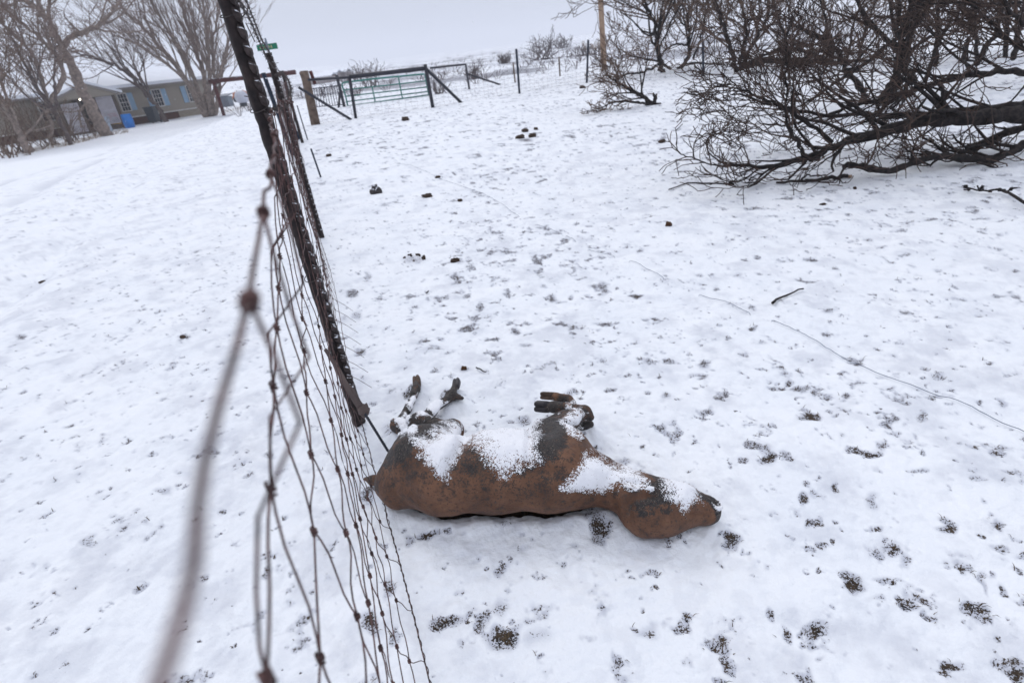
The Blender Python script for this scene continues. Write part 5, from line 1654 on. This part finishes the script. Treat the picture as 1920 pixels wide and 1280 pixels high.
# standing burnt tree behind it
g = gnd(1650, 195); Y = g[1]
OD = dict(OC, rmin=.0075, rtwig=.022, floor=None, trop=.05, ang=(.3, .9), wig=.2)
limbs = [
    (W(Y, [(1662, 196), (1672, 168), (1688, 135), (1695, 100), (1700, 60), (1710, 20), (1720, -20)]), .10, .05, 12, 3, 1.5),
    (W(Y, [(1698, 65), (1660, 85), (1640, 110), (1590, 140), (1540, 175), (1500, 200)], -.6), .035, .012, 18, 2, 1.1),
    (W(Y, [(1690, 125), (1710, 140), (1715, 165), (1705, 185)], .4), .05, .03, 8, 2, .8),
    (W(Y, [(1625, 185), (1612, 160), (1585, 130), (1570, 95), (1540, 70), (1500, 55), (1480, 50)], .5), .05, .018, 10, 3, 1.2),
    (W(Y, [(1700, 60), (1730, 30), (1760, -10)], .5), .04, .02, 8, 3, 1.3), (W(Y, [(1735, 150), (1760, 80), (1790, 30), (1810, -20)], 1), .03, .015, 10, 3, 1.3),
    (W(Y, [(1830, 120), (1870, 60), (1880, 0), (1900, -30)], 1), .04, .02, 12, 3, 1.3), (W(Y, [(1900, 110), (1910, 60), (1930, 0)], 1), .04, .02, 9, 3, 1.3),
]
tree('burnt_tree', g, limbs, 'burnt tree with a black upright trunk behind the fallen bush', 'tree', OD, 22, (M['char'], M['chartwig']), 'burnt trees')
# mid-distance burnt shrubs
OE = dict(OC, rmin=.010, rtwig=.035, floor=None, trop=.06, ang=(.3, .9), wig=.2)
g = gnd(1243, 137); Y = g[1]
tree('burnt_tree', g, [
    (W(Y, [(1243, 138), (1240, 120), (1234, 95), (1232, 60), (1222, 30), (1210, 10), (1205, -15)]), .095, .04, 24, 3, 2.0),
    (W(Y, [(1236, 120), (1222, 130), (1200, 138), (1170, 140), (1158, 150)], -.5), .05, .02, 8, 2, 1.0),
    (W(Y, [(1234, 116), (1210, 110), (1180, 105), (1160, 92)], .5), .035, .015, 8, 3, 1.3),
    (W(Y, [(1232, 60), (1250, 30), (1262, -10)], .5), .04, .02, 9, 3, 1.6), (W(Y, [(1240, 118), (1258, 130)], 0), .05, .04, 3, 1, .5),
    (W(Y, [(1222, 30), (1190, 15), (1160, 0), (1150, -20)], 0), .03, .015, 8, 3, 1.5),
], 'burnt tree with a curved black trunk nearest to the utility pole', 'tree', OE, 23, (M['char'], M['browntwig']), 'burnt trees')
g = gnd(1276, 129); Y = g[1]
tree('burnt_tree', g, [
    (W(Y, [(1270, 130), (1285, 120), (1293, 105), (1292, 80), (1288, 40), (1300, 5), (1310, -20)]), .09, .04, 25, 3, 2.0),
    (W(Y, [(1290, 85), (1270, 82), (1250, 92), (1238, 105)], -.5), .04, .015, 12, 2, 1.2),
    (W(Y, [(1283, 122), (1310, 118), (1340, 122), (1360, 120)], .3), .05, .02, 10, 2, .9),
    (W(Y, [(1300, 110), (1312, 80), (1320, 40), (1330, 0)], .8), .045, .02, 21, 3, 1.8), (W(Y, [(1292, 60), (1270, 30), (1260, -10)], .5), .035, .02, 16, 3, 1.6),
], 'second burnt tree with a hooked black trunk right of the one by the pole', 'tree', OE, 24, (M['char'], M['browntwig']), 'burnt trees')
g = gnd(1385, 132); Y = g[1] - 1
tree('burnt_tree', g, [
    (W(Y, [(1382, 135), (1372, 105), (1365, 70), (1350, 35), (1340, 0), (1335, -20)]), .07, .03, 24, 3, 1.6),
    (W(Y, [(1390, 132), (1400, 100), (1420, 70), (1440, 30), (1440, -10)], .5), .07, .03, 24, 3, 1.6),
    (W(Y, [(1395, 125), (1430, 105), (1470, 90), (1500, 80)], 0), .06, .03, 19, 3, 1.2),
    (W(Y, [(1385, 120), (1400, 60), (1390, 0)], 1), .05, .03, 24, 3, 1.5),
], 'burnt brown-twigged tree in the middle of the row of burnt trees', 'tree', OE, 25, (M['char'], M['browntwig']), 'burnt trees')
g = gnd(1460, 118); Y = g[1] - 3
tree('burnt_bush', g, [
    (W(Y, [(1400, 125), (1440, 112), (1490, 115), (1540, 118), (1600, 120), (1650, 115)]), .09, .04, 24, 3, 1.1),
    (W(Y, [(1480, 90), (1520, 100), (1560, 116)], 0), .06, .04, 14, 2, .9), (W(Y, [(1480, 112), (1470, 60), (1450, 10)], 0), .05, .02, 11, 3, 1.4),
    (W(Y, [(1560, 116), (1550, 60), (1540, 10), (1530, -20)], .5), .05, .02, 12, 3, 1.4), (W(Y, [(1610, 118), (1620, 60), (1640, 10)], .5), .05, .02, 12, 3, 1.4),
], 'low scorched brown bush behind the upright black trunk', 'bush', OE, 26, (M['char'], M['browntwig']), 'burnt bushes', ('limbs', 'twigs'))
g = gnd(1760, 100); Y = 13
for i, (lab, xs) in enumerate((('brown scorched thicket at the top right, left part', (1700, 1760, 1810)), ('brown scorched thicket in the top right corner', (1840, 1890, 1950)))):
    lm = [(W(Y, [(x, 95), (x + 12 * (j - 1), 40), (x + 20 * (j - 1), -30)], .5), .05, .02, 21, 3, 1.5) for j, x in enumerate(xs)]
    gg = atY(xs[1], 95, Y); gg = np.array([gg[0], gg[1], 0])
    for q_ in lm: q_[0][0][2] = -.05
    tree('burnt_bush', gg, lm, lab, 'bush', OE, 30 + i, (M['char'], M['browntwig']), 'burnt bushes', ('limbs', 'twigs'))
# broken branch lying by the utility pole
g = gnd(1233, 196)
OG = dict(OC, rmin=.006, rtwig=.018, nch=[0, 3, 4], floor=.02)
tree('broken_branch', g, [
    (W(g[1], [(1238, 198), (1222, 195), (1205, 180), (1190, 172), (1165, 160), (1145, 145), (1135, 140)]), .05, .012, 16, 2, .7),
    (W(g[1], [(1222, 196), (1190, 192), (1160, 190), (1140, 196), (1120, 205)], -.2), .03, .01, 9, 2, .5),
    (W(g[1], [(1226, 195), (1229, 184), (1224, 175)]), .045, .02, 1, 0, .2), (W(g[1], [(1226, 195), (1230, 186), (1231, 176)]), .03, .015, 1, 0, .2),
], 'burnt broken branch lying on the snow in front of the utility pole', 'branch', OG, 40, (M['char'], M['browntwig']), None, ('limb', 'twigs'))

# ================================================================== FAR FIELD
far_lab = ['faint round tree above the left end of the green gate', 'bare reddish bush seen through the green gate', 'pale bare tree beside the distant farmstead', 'small shrub near the slanting far brace', 'dark shrub left of the tall mesh fence post',
           'dry shrub seen through the mesh between the tall posts', 'brown scrub bank at the foot of the right mesh post', 'tan scrub left of the utility pole', 'shrub low behind the brace foot', 'small shrub beyond the fence near the far skyline']
fs = [(664, 140, 120, 1.9, 12), (692, 168, 40, 1.3, 16), (646, 140, 130, 1.9, 10), (886, 148, 33, .7, 20), (948, 139, 60, .8, 30), (1021, 120, 60, 2.0, 24), (1095, 110, 55, .8, 30), (1124, 100, 75, 1.0, 24), (826, 178, 24, .45, 16), (1052, 88, 170, 3.0, 26)]
for i, (px, py, dist, hgt, n_) in enumerate(fs):
    rg = np.random.default_rng(200 + i)
    d0 = ray(px, py); s_ = dist / d0[1]; g = O + d0 * s_; g[2] = float(base_z(g[0], g[1]))
    t = empty('shrub', g, far_lab[i], 'shrub', 'bare shrubs beyond the paddock')
    A, B = MB(), MB()
    rm = dist * .0003
    oo = dict(OB, rmin=rm, rtwig=rm * 2.2)
    wide = 1.2 if i in (6, 7) else .25
    for k in range(n_):
        q = g + np.array([rg.normal(0, hgt * wide), rg.normal(0, hgt * .3), -.05])
        A.tube([g + [0, 0, -.05], (g + q) / 2 + [0, 0, -.03], q + [0, 0, .03]], rm * 2.5, 5)
        branch((A, B), q, (rg.normal(0, .6), rg.normal(0, .5), 1), hgt * rg.uniform(.5, .9), rm * 2.5, 2, rg, oo)
    mt_ = M['drygrass'] if i == 7 else M['farbrush']
    A.build('stems', mt_, t)
    if B.n: B.build('twigs', mt_, t)
# scattered scrub towards the horizon (uncountable)
mb = MB(); rg = np.random.default_rng(77)
for k in range(1100):
    az = rg.uniform(-.55, 1.0); dist = 28 * math.exp(rg.uniform(0, 2.5))
    x, y = dist * math.sin(az), dist * math.cos(az)
    if -x - .33 * min(y, 30) > 3 and y < 90: continue
    if fbm(np.array([x / 60]), np.array([y / 60]), 3, 5)[0] < .47: continue
    z = float(base_z(x, y)); hgt = rg.uniform(.12, .45) * (1 + dist / 200)
    for j in range(7):
        a = rg.uniform(0, 6.28); w_ = hgt * .035
        t_ = np.array([x + rg.normal(0, hgt * .7), y + rg.normal(0, hgt * .7), z + hgt * rg.uniform(.4, 1)])
        mb.add([(x + w_ * math.cos(a), y + w_ * math.sin(a), z - .1), (x - w_ * math.cos(a), y - w_ * math.sin(a), z - .1), t_ - [w_, 0, 0], t_ + [w_, 0, 0]], [(0, 1, 2, 3)])
tag(mb.build('scrub', M['farbrush'], smooth=False), 'scattered low scrub dotting the snowy plain to the skyline', 'scrub', kind='stuff')
# distant farm buildings
for i, (px, py, dist, wd, hg, lab) in enumerate(((604, 146, 150, 5.5, 1.3, 'distant low farm building with a snowy roof, leftmost'), (624, 143, 155, 3.2, 2.4, 'distant brown farm shed right of the low farm building'), (642, 141, 160, 3.4, 2.2, 'distant pale farmhouse beside the bare tree'))):
    d0 = ray(px, py); g = O + d0 * dist / d0[1]; zb = float(base_z(g[0], g[1])); g[2] = zb
    hg = 0.75 - zb - (1.0 if i == 0 else .55)
    t = empty('farm_building', g, lab, 'building', 'distant farm buildings')
    mb = MB(); mb.box(g + [0, 0, hg / 2], (wd / 2, 3, hg / 2)); mb.build('wall', M['farwall'], t, smooth=False)
    mb = MB(); mb.quadbox([g + [-wd / 2 - .3, -3.4, hg], g + [wd / 2 + .3, -3.4, hg], g + [wd / 2 + .3, 0, hg + .6], g + [-wd / 2 - .3, 0, hg + .6]], (0, 0, 1), .2)
    mb.quadbox([g + [-wd / 2 - .3, 0, hg + .6], g + [wd / 2 + .3, 0, hg + .6], g + [wd / 2 + .3, 3.4, hg], g + [-wd / 2 - .3, 3.4, hg]], (0, 0, 1), .2)
    mb.build('roof', M['roofsnow'], t, smooth=False)

# falling flakes
mb = MB(); rg = np.random.default_rng(99)
for k in range(420):
    px, py = rg.uniform(0, 1920), rg.uniform(0, 600) * rg.random()
    d0 = ray(px, py); t_ = rg.uniform(3, 16)
    p = O + d0 * t_ * rg.uniform(.8, 1.1)
    if p[2] < .1: continue
    r_ = rg.uniform(.0025, .0045)
    v = np.array([(r_, 0, 0), (-r_, 0, 0), (0, r_, 0), (0, -r_, 0), (0, 0, r_), (0, 0, -r_)]) + p
    mb.add(v, [(0, 2, 4), (2, 1, 4), (1, 3, 4), (3, 0, 4), (2, 0, 5), (1, 2, 5), (3, 1, 5), (0, 3, 5)])
tag(mb.build('falling_snow', M['flake']), 'sparse snowflakes drifting in the air', 'snowflakes', kind='stuff')

# ================================================================== HAZE
mtv = bpy.data.materials.new('haze_air'); mtv.use_nodes = True
nt = mtv.node_tree; nt.nodes.clear()
ov = nt.nodes.new('ShaderNodeOutputMaterial'); pv = nt.nodes.new('ShaderNodeVolumePrincipled')
pv.inputs['Color'].default_value = (0.93, 0.95, 1.0, 1); pv.inputs['Density'].default_value = 0.0011; pv.inputs['Anisotropy'].default_value = 0.0
nt.links.new(pv.outputs[0], ov.inputs['Volume'])
mb = MB(); mb.box((0, 0, 38), (5600, 5600, 46))
hz = mb.build('haze', mtv, smooth=False); tag(hz, kind='stuff'); hz['label'] = 'pale snowy haze over the plain'; hz['category'] = 'haze'
